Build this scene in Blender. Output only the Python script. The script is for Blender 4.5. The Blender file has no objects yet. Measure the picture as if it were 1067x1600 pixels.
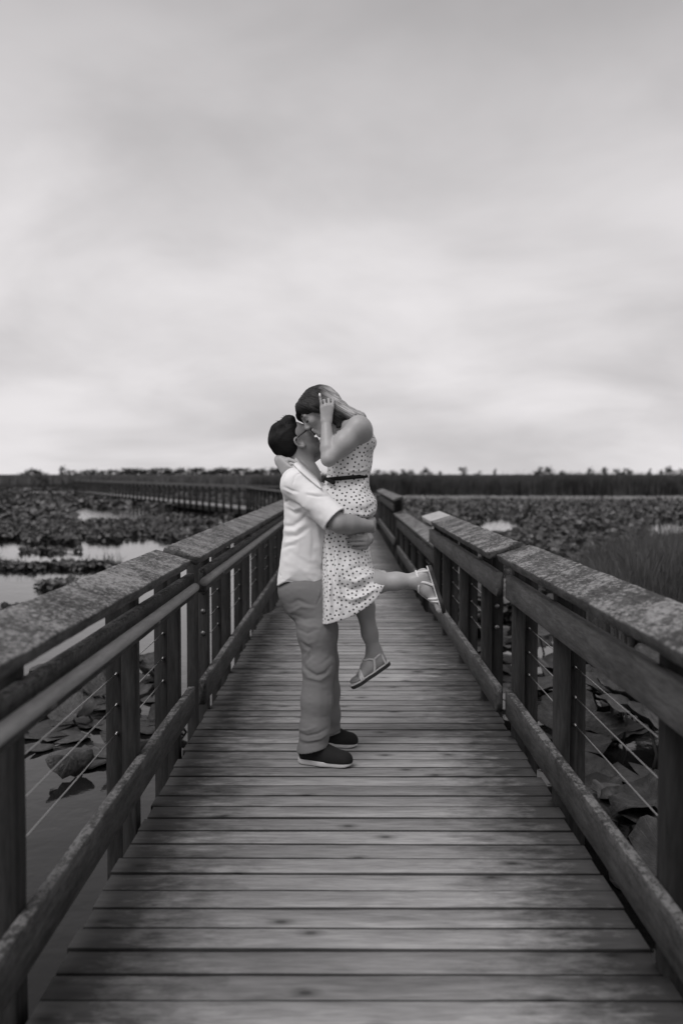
import bpy, bmesh, math, random
import numpy as np
from mathutils import Vector, Matrix, Euler

sc = bpy.context.scene
COL = sc.collection
R = math.radians
random.seed(7)
rng = np.random.default_rng(7)

# ------------------------------------------------------------------ camera
F_PX, CXP, CYP = 35.0 / 36.0 * 1600.0, 533.5, 800.0
cam_d = bpy.data.cameras.new('camera')
cam_d.sensor_fit = 'VERTICAL'
cam_d.sensor_height = 36.0
cam_d.lens = 35.0
cam_d.clip_start = 0.05
cam_d.clip_end = 6000.0
cam_d.dof.use_dof = True
cam_d.dof.focus_distance = 5.02
cam_d.dof.aperture_fstop = 2.0
cam = bpy.data.objects.new('camera', cam_d)
COL.objects.link(cam)
cam.location = (0.0, 0.0, 1.45)
cam.rotation_euler = (R(90.0 - 2.17), 0.0, R(0.24))
sc.camera = cam
CAM_ROT = np.array(Euler(cam.rotation_euler).to_matrix())
CAM_LOC = np.array(cam.location)


def W(px, py, Y):
    """World point seen at a measured photograph pixel, at the depth Y."""
    v = CAM_ROT @ np.array([(px - CXP) / F_PX, (CYP - py) / F_PX, -1.0])
    return CAM_LOC + v * ((Y - CAM_LOC[1]) / v[1])


def on_level(px, py, z):
    v = CAM_ROT @ np.array([(px - CXP) / F_PX, (CYP - py) / F_PX, -1.0])
    return CAM_LOC + v * ((z - CAM_LOC[2]) / v[2])


# ------------------------------------------------------------------ sky, sun, exposure
SUN_EL, SUN_AZ = 52.0, 215.0      # azimuth clockwise from +Y: behind the camera, to its left
world = bpy.data.worlds.new('World')
sc.world = world
world.use_nodes = True
wn, wl = world.node_tree.nodes, world.node_tree.links
wn.clear()


def wnode(t, **kw):
    n = wn.new(t)
    for k, v in kw.items():
        setattr(n, k, v)
    return n


def wmath(op, a, b=None, clamp=False):
    n = wnode('ShaderNodeMath', operation=op, use_clamp=clamp)
    for i, v in enumerate((a, b)):
        if v is None:
            continue
        if isinstance(v, (int, float)):
            n.inputs[i].default_value = v
        else:
            wl.new(v, n.inputs[i])
    return n.outputs[0]


tc = wnode('ShaderNodeTexCoord')
sep = wnode('ShaderNodeSeparateXYZ')
wl.new(tc.outputs['Generated'], sep.inputs[0])
zc = wmath('ADD', wmath('MAXIMUM', sep.outputs['Z'], 0.0), 0.26)
comb = wnode('ShaderNodeCombineXYZ')
wl.new(wmath('DIVIDE', sep.outputs['X'], zc), comb.inputs[0])
wl.new(wmath('DIVIDE', sep.outputs['Y'], zc), comb.inputs[1])


def cloud(scale, detail, rough, off, dist=0.0):
    mp = wnode('ShaderNodeMapping')
    mp.inputs['Location'].default_value = off
    mp.inputs['Rotation'].default_value = (0, 0, R(18))
    mp.inputs['Scale'].default_value = (0.8, 0.8, 1.0)
    wl.new(comb.outputs[0], mp.inputs[0])
    n = wnode('ShaderNodeTexNoise')
    n.inputs['Scale'].default_value = scale
    n.inputs['Detail'].default_value = detail
    n.inputs['Roughness'].default_value = rough
    n.inputs['Distortion'].default_value = dist
    wl.new(mp.outputs[0], n.inputs['Vector'])
    return n.outputs['Fac']


big = cloud(0.8, 3.0, 0.5, (1.1, 2.7, 0.0), 0.3)
mid = cloud(2.1, 5.0, 0.5, (7.3, 4.2, 0.0), 0.3)
dens = wmath('ADD', wmath('MULTIPLY', big, 0.5), wmath('MULTIPLY', mid, 0.5))
ramp = wnode('ShaderNodeValToRGB')
ramp.color_ramp.interpolation = 'EASE'
ramp.color_ramp.elements[0].position = 0.33
ramp.color_ramp.elements[0].color = (0.44, 0.44, 0.44, 1)
ramp.color_ramp.elements[1].position = 0.63
ramp.color_ramp.elements[1].color = (0.655, 0.655, 0.655, 1)
wl.new(dens, ramp.inputs[0])
sky = wnode('ShaderNodeTexSky', sky_type='NISHITA', sun_disc=False)
sky.sun_elevation = R(SUN_EL)
sky.sun_rotation = R(SUN_AZ)
sky.dust_density = 4.0
bw = wnode('ShaderNodeRGBToBW')
wl.new(sky.outputs[0], bw.inputs[0])
# the cloud deck is a little thinner, so paler, towards the horizon
elev = wnode('ShaderNodeMapRange', interpolation_type='SMOOTHSTEP')
wl.new(sep.outputs['Z'], elev.inputs[0])
elev.inputs[1].default_value = 0.20
elev.inputs[2].default_value = 0.46
elev.inputs[3].default_value = 1.0
elev.inputs[4].default_value = 0.66
mixv = wmath('ADD', wmath('MULTIPLY', wmath('MULTIPLY', ramp.outputs[0], elev.outputs[0]), 9.2), wmath('MULTIPLY', bw.outputs[0], 0.08))
tint = wnode('ShaderNodeMix', data_type='RGBA', blend_type='MULTIPLY')
tint.inputs['Factor'].default_value = 1.0
wl.new(mixv, tint.inputs['A'])
tint.inputs['B'].default_value = (1.0, 0.968, 0.982, 1)
bg = wnode('ShaderNodeBackground')
bg.inputs['Strength'].default_value = 0.10
wl.new(tint.outputs['Result'], bg.inputs[0])
wo = wnode('ShaderNodeOutputWorld')
wl.new(bg.outputs[0], wo.inputs[0])

sun_d = bpy.data.lights.new('sun', 'SUN')
sun_d.energy = 1.5
sun_d.angle = R(35)
sun_d.color = (1.0, 0.968, 0.975)
sun = bpy.data.objects.new('sun', sun_d)
COL.objects.link(sun)
_sd = Vector((math.sin(R(SUN_AZ)) * math.cos(R(SUN_EL)), math.cos(R(SUN_AZ)) * math.cos(R(SUN_EL)), math.sin(R(SUN_EL))))
sun.rotation_euler = _sd.to_track_quat('Z', 'Y').to_euler()
sun.location = _sd * 30

vs = sc.view_settings
vs.view_transform = 'Standard'
vs.look = 'None'
vs.exposure = 0.40
vs.gamma = 1.0
vs.use_curve_mapping = False

# ------------------------------------------------------------------ helpers


def tag(o, label=None, cat=None, group=None, kind=None):
    if label:
        o['label'] = label
    if cat:
        o['category'] = cat
    if group:
        o['group'] = group
    if kind:
        o['kind'] = kind
    return o


def empty(name, loc=(0, 0, 0)):
    o = bpy.data.objects.new(name, None)
    o.empty_display_size = 0.1
    COL.objects.link(o)
    o.location = loc
    return o


def link(name, me, parent=None, loc=None, mat=None):
    """Link a mesh; loc is in world space (parents are only ever translated)."""
    o = bpy.data.objects.new(name, me)
    COL.objects.link(o)
    if mat is not None and len(me.materials) == 0:
        me.materials.append(mat)
    if loc is not None:
        o.location = loc
    if parent is not None:
        o.parent = parent
        off = Vector((0, 0, 0))
        p = parent
        while p is not None:
            off += p.location
            p = p.parent
        o.location = Vector(o.location) - off
    return o


def mesh_np(name, verts, faces, smooth=False, mat=None):
    """faces: (n,3) or (n,4) int array, or a list of such arrays."""
    if not isinstance(faces, (list, tuple)):
        faces = [faces]
    faces = [np.asarray(f, dtype=np.int32) for f in faces if len(f)]
    me = bpy.data.meshes.new(name)
    verts = np.asarray(verts, dtype=np.float32)
    me.vertices.add(len(verts))
    me.vertices.foreach_set('co', verts.ravel())
    loops = np.concatenate([f.ravel() for f in faces])
    sizes = np.concatenate([np.full(len(f), f.shape[1], dtype=np.int32) for f in faces])
    starts = np.concatenate([[0], np.cumsum(sizes)[:-1]]).astype(np.int32)
    me.loops.add(len(loops))
    me.loops.foreach_set('vertex_index', loops)
    me.polygons.add(len(sizes))
    me.polygons.foreach_set('loop_start', starts)
    me.polygons.foreach_set('loop_total', sizes)
    me.update(calc_edges=True)
    me.validate()
    if smooth:
        me.polygons.foreach_set('use_smooth', np.ones(len(me.polygons), dtype=bool))
    if mat is not None:
        me.materials.append(mat)
    return me


def vnoise(p, scale, seed=0):
    """Smooth value noise on (n,3) points, roughly -1..1."""
    q = np.asarray(p, dtype=np.float64) * scale + seed * 17.31
    i = np.floor(q).astype(np.int64)
    f = q - i
    u = f * f * (3 - 2 * f)
    out = np.zeros(len(q))
    for dx in (0, 1):
        for dy in (0, 1):
            for dz in (0, 1):
                n = (i[:, 0] + dx) * 374761393 + (i[:, 1] + dy) * 668265263 + (i[:, 2] + dz) * 2147483647 + seed * 1013
                n = (n ^ (n >> 13)) * 1274126177
                n = (n ^ (n >> 16)) & 0xFFFFFF
                w = (u[:, 0] if dx else 1 - u[:, 0]) * (u[:, 1] if dy else 1 - u[:, 1]) * (u[:, 2] if dz else 1 - u[:, 2])
                out += w * (n / 0x7FFFFF - 1.0)
    return out


def sweep(profile, spine_n, length, axis, rough=0.0, seed=0, freq=14.0, cap=True):
    """A beam: closed 2-D profile (a,b) swept along an axis, centred, with worn uneven faces."""
    prof = np.array(profile, dtype=np.float64)
    m = len(prof)
    t = np.linspace(-0.5, 0.5, spine_n + 1) * length
    if axis == 'X':
        v = np.array([[x, a, b] for x in t for a, b in prof])
    elif axis == 'Y':
        v = np.array([[a, y, b] for y in t for a, b in prof])
    else:
        v = np.array([[a, b, z] for z in t for a, b in prof])
    if rough > 0:
        sq = np.array([1.0, 1.0, 1.0])
        sq[{'X': 0, 'Y': 1, 'Z': 2}[axis]] = 0.35
        for k in range(3):
            if 'XYZ'[k] != axis:
                v[:, k] += rough * (0.7 * vnoise(v * sq, freq, seed + k) + 0.5 * vnoise(v * sq, freq * 2.9, seed + 5 + k))
    q = []
    for i in range(spine_n):
        for j in range(m):
            j2 = (j + 1) % m
            q.append((i * m + j, i * m + j2, (i + 1) * m + j2, (i + 1) * m + j))
    q = np.array(q)
    a = 0.0
    for j in range(m):
        a += prof[j][0] * prof[(j + 1) % m][1] - prof[(j + 1) % m][0] * prof[j][1]
    flip = (a > 0) != (axis == 'Y')
    fl = [q if not flip else q[:, ::-1]]
    if cap:
        c0, c1 = len(v), len(v) + 1
        v = np.vstack([v, v[:m].mean(0), v[spine_n * m:(spine_n + 1) * m].mean(0)])
        tr = []
        for j in range(m):
            j2 = (j + 1) % m
            tr.append((c0, j2, j))
            tr.append((c1, spine_n * m + j, spine_n * m + j2))
        tr = np.array(tr)
        fl.append(tr if not flip else tr[:, ::-1])
    return v, fl


def rect(w, h, b=0.004):
    """Chamfered rectangle profile, counter-clockwise, centred."""
    x, y = w / 2, h / 2
    return [(-x + b, -y), (x - b, -y), (x, -y + b), (x, y - b), (x - b, y), (-x + b, y), (-x, y - b), (-x, -y + b)]


def tube(pts, r, n=8):
    """Round tube along points; r a number or list."""
    pts = np.array(pts, dtype=np.float64)
    k = len(pts)
    rr = np.full(k, r) if np.isscalar(r) else np.array(r)
    d = np.gradient(pts, axis=0)
    d /= np.linalg.norm(d, axis=1)[:, None]
    up = np.array([0, 0, 1.0]) if abs(d[0][2]) < 0.9 else np.array([1.0, 0, 0])
    vs_, q = [], []
    for i in range(k):
        a = np.cross(d[i], up)
        a /= np.linalg.norm(a)
        b = np.cross(a, d[i])
        up = b
        for j in range(n):
            t = 2 * math.pi * j / n
            vs_.append(pts[i] + rr[i] * (math.cos(t) * a + math.sin(t) * b))
    for i in range(k - 1):
        for j in range(n):
            j2 = (j + 1) % n
            q.append((i * n + j, (i + 1) * n + j, (i + 1) * n + j2, i * n + j2))
    vs_ += [pts[0], pts[-1]]
    c0, c1 = k * n, k * n + 1
    tr = []
    for j in range(n):
        j2 = (j + 1) % n
        tr.append((c0, j, j2))
        tr.append((c1, (k - 1) * n + j2, (k - 1) * n + j))
    return np.array(vs_), [np.array(q), np.array(tr)]


# ------------------------------------------------------------------ materials
class M:
    def __init__(self, name):
        self.m = bpy.data.materials.new(name)
        self.m.use_nodes = True
        self.nt = self.m.node_tree
        self.b = self.nt.nodes['Principled BSDF']
        self.tc = None

    def node(self, t, **kw):
        n = self.nt.nodes.new(t)
        for k, v in kw.items():
            setattr(n, k, v)
        return n

    def put(self, sock, v):
        if isinstance(v, bpy.types.NodeSocket):
            self.nt.links.new(v, sock)
        else:
            sock.default_value = v

    def coords(self, scale=(1, 1, 1), rand=0.0, kind='Object'):
        if self.tc is None:
            self.tc = self.node('ShaderNodeTexCoord')
        v = self.tc.outputs[kind]
        if rand:
            oi = self.node('ShaderNodeObjectInfo')
            ad = self.node('ShaderNodeVectorMath', operation='MULTIPLY_ADD')
            cb = self.node('ShaderNodeCombineXYZ')
            self.put(cb.inputs[0], oi.outputs['Random'])
            self.put(cb.inputs[1], oi.outputs['Random'])
            self.put(cb.inputs[2], oi.outputs['Random'])
            self.put(ad.inputs[0], cb.outputs[0])
            ad.inputs[1].default_value = (rand, rand * 1.7, rand * 0.6)
            self.put(ad.inputs[2], v)
            v = ad.outputs[0]
        mp = self.node('ShaderNodeMapping')
        mp.inputs['Scale'].default_value = scale
        self.put(mp.inputs[0], v)
        return mp.outputs[0]

    def noise(self, vec, scale, detail=4, rough=0.55, dist=0.0):
        n = self.node('ShaderNodeTexNoise')
        self.put(n.inputs['Vector'], vec)
        n.inputs['Scale'].default_value = scale
        n.inputs['Detail'].default_value = detail
        n.inputs['Roughness'].default_value = rough
        n.inputs['Distortion'].default_value = dist
        return n.outputs['Fac']

    def ramp(self, fac, stops):
        n = self.node('ShaderNodeValToRGB')
        e = n.color_ramp.elements
        while len(e) < len(stops):
            e.new(0.5)
        for el, (p, v) in zip(e, stops):
            el.position = p
            el.color = (v, v, v, 1)
        self.put(n.inputs[0], fac)
        return n.outputs[0]

    def math(self, op, a, b=0.0, clamp=False):
        n = self.node('ShaderNodeMath', operation=op, use_clamp=clamp)
        self.put(n.inputs[0], a)
        self.put(n.inputs[1], b)
        return n.outputs[0]

    def mix(self, f, a, b):
        """Scalar mix."""
        n = self.node('ShaderNodeMix', data_type='FLOAT')
        self.put(n.inputs[0], f)
        self.put(n.inputs[2], a)
        self.put(n.inputs[3], b)
        return n.outputs[0]

    def bump(self, h, strength, dist):
        n = self.node('ShaderNodeBump')
        n.inputs['Strength'].default_value = strength
        n.inputs['Distance'].default_value = dist
        self.put(n.inputs['Height'], h)
        self.put(self.b.inputs['Normal'], n.outputs[0])

    def base(self, v, rough=0.7, spec=0.5):
        if isinstance(v, bpy.types.NodeSocket):
            self.put(self.b.inputs['Base Color'], v)
        else:
            self.b.inputs['Base Color'].default_value = (v, v, v, 1)
        self.put(self.b.inputs['Roughness'], rough)
        self.b.inputs['Specular IOR Level'].default_value = spec
        return self.m


def wood(name, axis, dark, light, blotch=0.5, lichen=0.0, lichen_v=0.4, ends=None, bump=0.5, rand=31.0):
    s = {'X': (0.12, 1, 1), 'Y': (1, 0.12, 1), 'Z': (1, 1, 0.1)}[axis]
    m = M(name)
    g = m.noise(m.coords(s, rand), 42, 5, 0.62, 0.6)
    fine = m.noise(m.coords(s, rand), 150, 3, 0.6)
    c = m.ramp(m.math('ADD', m.math('MULTIPLY', g, 0.7), m.math('MULTIPLY', fine, 0.3)), [(0.34, dark), (0.5, (dark + light) * 0.5), (0.66, light)])
    bl = m.ramp(m.noise(m.coords((s[0] * 2 if axis == 'X' else 1, s[1] * 2 if axis == 'Y' else 1, s[2] * 2 if axis == 'Z' else 1), rand), 7, 4, 0.6, 0.4), [(0.3, 1 - blotch), (0.62, 1.0)])
    c = m.math('MULTIPLY', c, bl)
    # knots
    if axis == 'X':
        vo = m.node('ShaderNodeTexVoronoi', voronoi_dimensions='2D')
        m.put(vo.inputs['Vector'], m.coords((0.6, 1, 0.2), rand))
        vo.inputs['Scale'].default_value = 3.1
        kn = m.ramp(vo.outputs['Distance'], [(0.02, 0.28), (0.045, 0.62), (0.11, 1.0)])
        c = m.math('MULTIPLY', c, kn)
    oi = m.node('ShaderNodeObjectInfo')
    c = m.math('MULTIPLY', c, m.mix(oi.outputs['Random'], 0.74, 1.18))
    if ends:   # ragged mildew from the board ends, different per board, plus painted rail shade
        sx = m.node('ShaderNodeSeparateXYZ')
        m.put(sx.inputs[0], m.coords())
        ax = m.math('ABSOLUTE', sx.outputs[0])
        wob = m.noise(m.coords((0.8, 1.5, 1), rand), 9, 6, 0.7)
        e = m.math('ADD', ax, m.math('MULTIPLY', wob, 0.85))
        c = m.math('MULTIPLY', c, m.ramp(m.math('MULTIPLY', e, 0.5), [(ends[0] / 2, 1.0), (ends[0] * 0.25 + ends[1] * 0.25, 0.58), (ends[1] / 2, 0.17)]))
        # rot and grit along the two long edges, with gap shade painted in
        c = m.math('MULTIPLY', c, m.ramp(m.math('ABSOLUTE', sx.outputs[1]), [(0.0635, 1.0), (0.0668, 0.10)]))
    if lichen:
        ln = m.noise(m.coords((1, 0.55, 1) if axis == 'Y' else (1, 1, 1), rand), 62, 8, 0.82, 0.0)
        ln2 = m.noise(m.coords((1, 1, 1), rand), 5, 3, 0.6)
        f = m.ramp(m.math('ADD', m.math('MULTIPLY', ln, 0.72), m.math('MULTIPLY', ln2, 0.28)), [(0.48, 0.0), (0.55, lichen)])
        ge = m.node('ShaderNodeNewGeometry')   # lichen grows on the faces that look up
        gs = m.node('ShaderNodeSeparateXYZ')
        m.put(gs.inputs[0], ge.outputs['Normal'])
        f = m.math('MULTIPLY', f, m.ramp(gs.outputs[2], [(0.2, 0.15), (0.75, 1.0)]))
        c = m.mix(f, c, lichen_v)
    m.bump(m.math('ADD', g, m.math('MULTIPLY', fine, 0.6)), bump, 0.004)
    return m.base(c, 0.82, 0.3)


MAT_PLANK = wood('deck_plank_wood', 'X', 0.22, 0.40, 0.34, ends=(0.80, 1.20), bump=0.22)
MAT_CAP = wood('lichen_cap_wood', 'Y', 0.014, 0.12, 0.55, lichen=0.85, lichen_v=0.30)
MAT_RAIL = wood('rail_wood', 'Y', 0.018, 0.078, 0.55, lichen=0.7, lichen_v=0.22)
MAT_RAIL_PALE = wood('pale_rail_wood', 'Y', 0.045, 0.13, 0.45)
MAT_POST = wood('post_wood', 'Z', 0.012, 0.044, 0.55)
MAT_NEW = wood('new_cap_wood', 'Y', 0.40, 0.55, 0.15, bump=0.2)
MAT_HAND = wood('handrail_wood', 'Y', 0.26, 0.40, 0.2, bump=0.15)
_m = M('steel'); _m.b.inputs['Metallic'].default_value = 1.0
MAT_STEEL = _m.base(0.45, 0.35)
_m = M('bolt_steel'); _m.b.inputs['Metallic'].default_value = 0.8
MAT_BOLT = _m.base(0.16, 0.45)
MAT_TAG = M('white_sticker').base(0.75, 0.5)
# ------------------------------------------------------------------ water and marsh ground
WATER_Z = -0.55
m = M('marsh_water')
n1 = m.noise(m.coords((1, 1, 1), kind='Object'), 1.6, 4, 0.6)
n2 = m.noise(m.coords((1, 0.5, 1), kind='Object'), 9.0, 3, 0.6)
m.bump(m.math('ADD', n1, m.math('MULTIPLY', n2, 0.25)), 0.10, 0.05)
m.b.inputs['IOR'].default_value = 1.33
MAT_WATER = m.base(m.ramp(m.noise(m.coords(kind='Object'), 0.9, 5, 0.6), [(0.35, 0.006), (0.7, 0.014)]), 0.06, 0.22)
wv = [(-1500, -60, 0), (1500, -60, 0), (1500, 3600, 0), (-1500, 3600, 0)]
w_o = link('water', mesh_np('water', wv, np.array([[0, 1, 2, 3]]), mat=MAT_WATER), loc=(0, 0, WATER_Z))
tag(w_o, 'still dark marsh water reflecting the grey sky', kind='structure')

m = M('marsh_soil')
MAT_SOIL = m.base(m.ramp(m.noise(m.coords((1, 0.3, 1)), 0.12, 6, 0.65), [(0.35, 0.02), (0.65, 0.06)]), 0.95, 0.1)
gv, gf = [], []
for i, (x0, y0, x1) in enumerate([(-1400, 105, 1400)]):
    gv += [(x0, 120, 0), (x1, 120, 0), (x1, 3400, 0.2), (x0, 3400, 0.2)]
    gf.append((0, 1, 2, 3))
g_o = link('marsh_ground', mesh_np('marsh_ground', gv, np.array(gf), mat=MAT_SOIL), loc=(0, 0, WATER_Z + 0.08))
tag(g_o, 'flat dark marsh ground running out to the horizon', kind='structure')

# ------------------------------------------------------------------ boardwalk deck, one object per plank
CX, HALF = 0.04, 0.888
PITCH = 0.1455
deck = empty('boardwalk', (CX, 0, 0))
tag(deck, 'weathered grey plank boardwalk deck running straight away over the marsh', kind='structure')


def deck_z(y):
    if y < 10.2:
        return 0.0
    return -0.14 * min(1.0, (y - 10.2) / 1.2)


plank_meshes = []
for k in range(9):
    v, f = sweep(rect(0.1358, 0.038, 0.0025), 14, 2 * HALF, 'X', 0.0022, 40 + k, 5.0)
    v[:, 0] += np.sign(v[:, 0]) * (np.abs(v[:, 0]) > HALF - 0.01) * random.uniform(-0.006, 0.006)
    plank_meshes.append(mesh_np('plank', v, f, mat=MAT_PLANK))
y = -1.6
i = 0
while y < 28.5:
    me = plank_meshes[random.randrange(9)]
    o = link('plank', me, deck, (CX + random.uniform(-0.007, 0.007), y, deck_z(y) - 0.019 + random.uniform(-0.0025, 0.0015)))
    o.rotation_euler = (random.uniform(-0.006, 0.006), 0, random.uniform(-0.0025, 0.0025) + (math.pi if random.random() < 0.5 else 0))
    step = PITCH + random.uniform(-0.0018, 0.0018)
    if 5.70 < y + step < 5.78 + PITCH and i == 0:
        step += 0.016
        i = 1
    y += step
for sx in (-0.80, 0.0, 0.80):
    for (a, b, z) in ((-1.7, 10.2, 0.0), (11.35, 28.6, -0.14)):
        v, f = sweep(rect(0.06, 0.2, 0.003), 4, b - a, 'Y')
        link('joist', mesh_np('joist', v, f, mat=MAT_POST), deck, (CX + sx, (a + b) / 2, z - 0.146))
for yy in (1.2, 5.4, 9.8, 13.5, 18.0, 23.0, 28.0):
    for sx in (-0.72, 0.72):
        v, f = tube([(0, 0, -0.9), (0, 0, 0)], 0.09, 10)
        link('pile', mesh_np('pile', v, f, smooth=False, mat=MAT_POST), deck, (CX + sx, yy, deck_z(yy) - 0.24))

# ------------------------------------------------------------------ railings


def beam(name, parent, axis, w, h, length, loc, mat, rough=0.0015, seg=None, bev=0.004, seed=None, freq=12.0, prof=None):
    seg = seg or max(2, int(length / 0.06))
    seg = min(seg, 110)
    v, f = sweep(prof or rect(w, h, bev), seg, length, axis, rough, seed if seed is not None else random.randrange(999), freq)
    return link(name, mesh_np(name, v, f, mat=mat), parent, loc)


def round_prof(w, h, r, n=4, edge=2):
    pts = []
    for cxs, cys, a0 in ((1, -1, -90), (1, 1, 0), (-1, 1, 90), (-1, -1, 180)):
        for k in range(n + 1):
            a = R(a0 + 90 * k / n)
            pts.append((cxs * (w / 2 - r) + r * math.cos(a), cys * (h / 2 - r) + r * math.sin(a)))
        if cxs == 1 and cys == 1:
            for k in range(1, 6):
                pts.append((w / 2 - r - (w - 2 * r) * k / 6, h / 2))
    return pts


BOLT_ME = None


def bolt_mesh():
    global BOLT_ME
    if BOLT_ME is None:
        v, f = tube([(0, 0.0, 0), (0, -0.007, 0), (0, -0.012, 0)], [0.016, 0.014, 0.006], 10)
        BOLT_ME = mesh_np('bolt', v, f, smooth=True, mat=MAT_BOLT)
    return BOLT_ME


def railing(side, cap_parts, rails, posts, label, zo=0.0, cap_z=1.018, cable_z=(0.60, 0.468, 0.345), hand=None, bolts=None,
            pale=False, off=0.0, detail=True, sticker=None):
    """cap_parts: list of (y0, y1, material); rails: (y0, y1); posts: list of y."""
    s = side
    X = lambda a: CX + s * (a + off)
    root = empty('railing', (X(0.93), (rails[0] + rails[1]) / 2, zo))
    tag(root, label, 'railing', 'boardwalk railing sections')
    for (a, b, mt) in cap_parts:
        worn = mt is MAT_CAP
        co = beam('cap_board', root, 'Y', 0.19, 0.044, b - a, (X(0.889), (a + b) / 2, zo + cap_z + 0.004), mt,
                  0.0034 if worn else 0.0008, None, prof=round_prof(0.19, 0.044, 0.006 if worn else 0.004, 2), freq=20.0)
        co.rotation_euler = (0, -s * R(17), 0)      # the cap leans inwards to shed rain
    a, b = rails
    mt = MAT_RAIL_PALE if pale else MAT_RAIL
    beam('upper_rail', root, 'Y', 0.038, 0.134, b - a, (X(0.874), (a + b) / 2, zo + cap_z - 0.188), mt, bev=0.003)
    beam('lower_rail', root, 'Y', 0.038, 0.142, b - a, (X(0.874), (a + b) / 2, zo + 0.188), MAT_RAIL, 0.0018, bev=0.003)
    top = cap_z - 0.022
    for py in posts:
        h = top + 0.33
        beam('post', root, 'Z', 0.060, 0.088, h, (X(0.925), py, zo + top - h / 2), MAT_POST, 0.0012, 20)
        h += 0.012
        beam('post_board', root, 'Z', 0.078, 0.040, h, (X(0.996), py + 0.03, zo + top + 0.012 - h / 2), MAT_POST, 0.0012, 20)
    if detail:
        for z in cable_z:
            for j in range(len(posts) - 1):
                p0, p1 = sorted((posts[j], posts[j + 1]))
                v, f = tube([(0, p0 + 0.052 - (p0 + p1) / 2, 0), (0, 0, -0.002), (0, p1 + 0.008 - (p0 + p1) / 2, 0)], 0.0026, 6)
                c = link('cable', mesh_np('cable', v, f, smooth=True, mat=MAT_STEEL), root, (X(0.985), (p0 + p1) / 2, zo + z))
                v, f = tube([(0, 0.0, 0), (0, -0.010, 0), (0, -0.011, 0), (0, -0.032, 0)], [0.007, 0.007, 0.004, 0.0035], 8)
                link('cable_fitting', mesh_np('cable_fitting', v, f, smooth=True, mat=MAT_STEEL), c, (X(0.985), p1 + 0.008, zo + z))
    if bolts:
        for z in (0.72, 0.60, 0.465) if bolts[2] is None else bolts[2]:
            link('bolt', bolt_mesh(), root, (X(bolts[1]), bolts[0], zo + z))
    if hand:
        h0, h1, hz = hand
        v, f = tube([(0, t, 0) for t in np.linspace(h0 - (h0 + h1) / 2, h1 - (h0 + h1) / 2, 30)], 0.0225, 14)
        ho = link('handrail', mesh_np('handrail', v, f, smooth=True, mat=MAT_HAND), root, (X(0.792), (h0 + h1) / 2, zo + hz))
        for py in posts:
            if h0 + 0.05 < py < h1 - 0.02:
                v, f = sweep(rect(0.05, 0.04, 0.004), 1, 0.055, 'Y')
                link('bracket', mesh_np('bracket', v, f, mat=MAT_BOLT), ho, (X(0.826), py, zo + hz - 0.030))
    if sticker:
        v, f = sweep(rect(0.036, 0.052, 0.0005), 1, 0.002, 'Y')
        link('sticker', mesh_np('sticker', v, f, mat=MAT_TAG), root, (X(0.917), sticker[0] - 0.0465, zo + sticker[1]))
    return root


# near sections, either side of where the couple stands
railing(-1, [(0.2, 3.42, MAT_CAP), (3.43, 5.03, MAT_CAP)], (0.2, 5.55), [1.35, 2.68, 4.21, 5.29],
        'near left wooden railing with cap, cables and a round handrail, water behind it', hand=(0.2, 5.16, 0.862), off=0.03)
railing(1, [(0.2, 4.18, MAT_CAP), (4.186, 5.38, MAT_CAP)], (0.2, 5.46), [1.55, 2.87, 4.36, 5.46],
        'near right wooden railing with lichen covered cap and three cables below', off=-0.015, pale=True)
railing(-1, [(5.055, 9.3, MAT_CAP), (9.31, 14.6, MAT_CAP)], (5.66, 14.6), [6.12, 7.25, 8.72, 10.3, 11.8, 13.2, 14.4],
        'left wooden railing behind the man, with round handrail and white sticker', zo=0.012, off=-0.012, hand=(5.19, 14.5, 0.875), bolts=(6.076, 0.925, None),
        sticker=(7.25, 0.932))
railing(1, [(5.46, 9.05, MAT_CAP), (9.055, 10.15, MAT_NEW)], (5.51, 9.98), [6.38, 7.62, 8.95, 9.88],
        'right wooden railing beside the raised foot, its cap ending in pale new wood', zo=0.008, off=-0.06, pale=True, bolts=(6.336, 0.985, None))
railing(1, [(10.1, 14.0, MAT_CAP), (14.01, 18.6, MAT_CAP)], (10.1, 18.6), [10.3, 11.9, 13.5, 15.1, 16.7, 18.3],
        'lower right railing section with a sunken cap beyond the pale wood', zo=-0.14, cap_z=0.86, off=0.06, cable_z=(0.42,))
railing(1, [(17.6, 22.4, MAT_CAP), (22.41, 27.2, MAT_CAP)], (18.7, 27.2), [18.9, 20.5, 22.1, 23.7, 25.3, 26.9],
        'far right railing section standing higher again, beside the dress', zo=-0.01, cable_z=(0.5,))
railing(-1, [(14.8, 21.0, MAT_CAP), (21.01, 27.2, MAT_CAP)], (14.8, 27.2), [15.2, 17.2, 19.2, 21.2, 23.2, 25.2, 27.0],
        'far left railing section running on beyond the man', zo=-0.14, cable_z=(0.5,))

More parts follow.
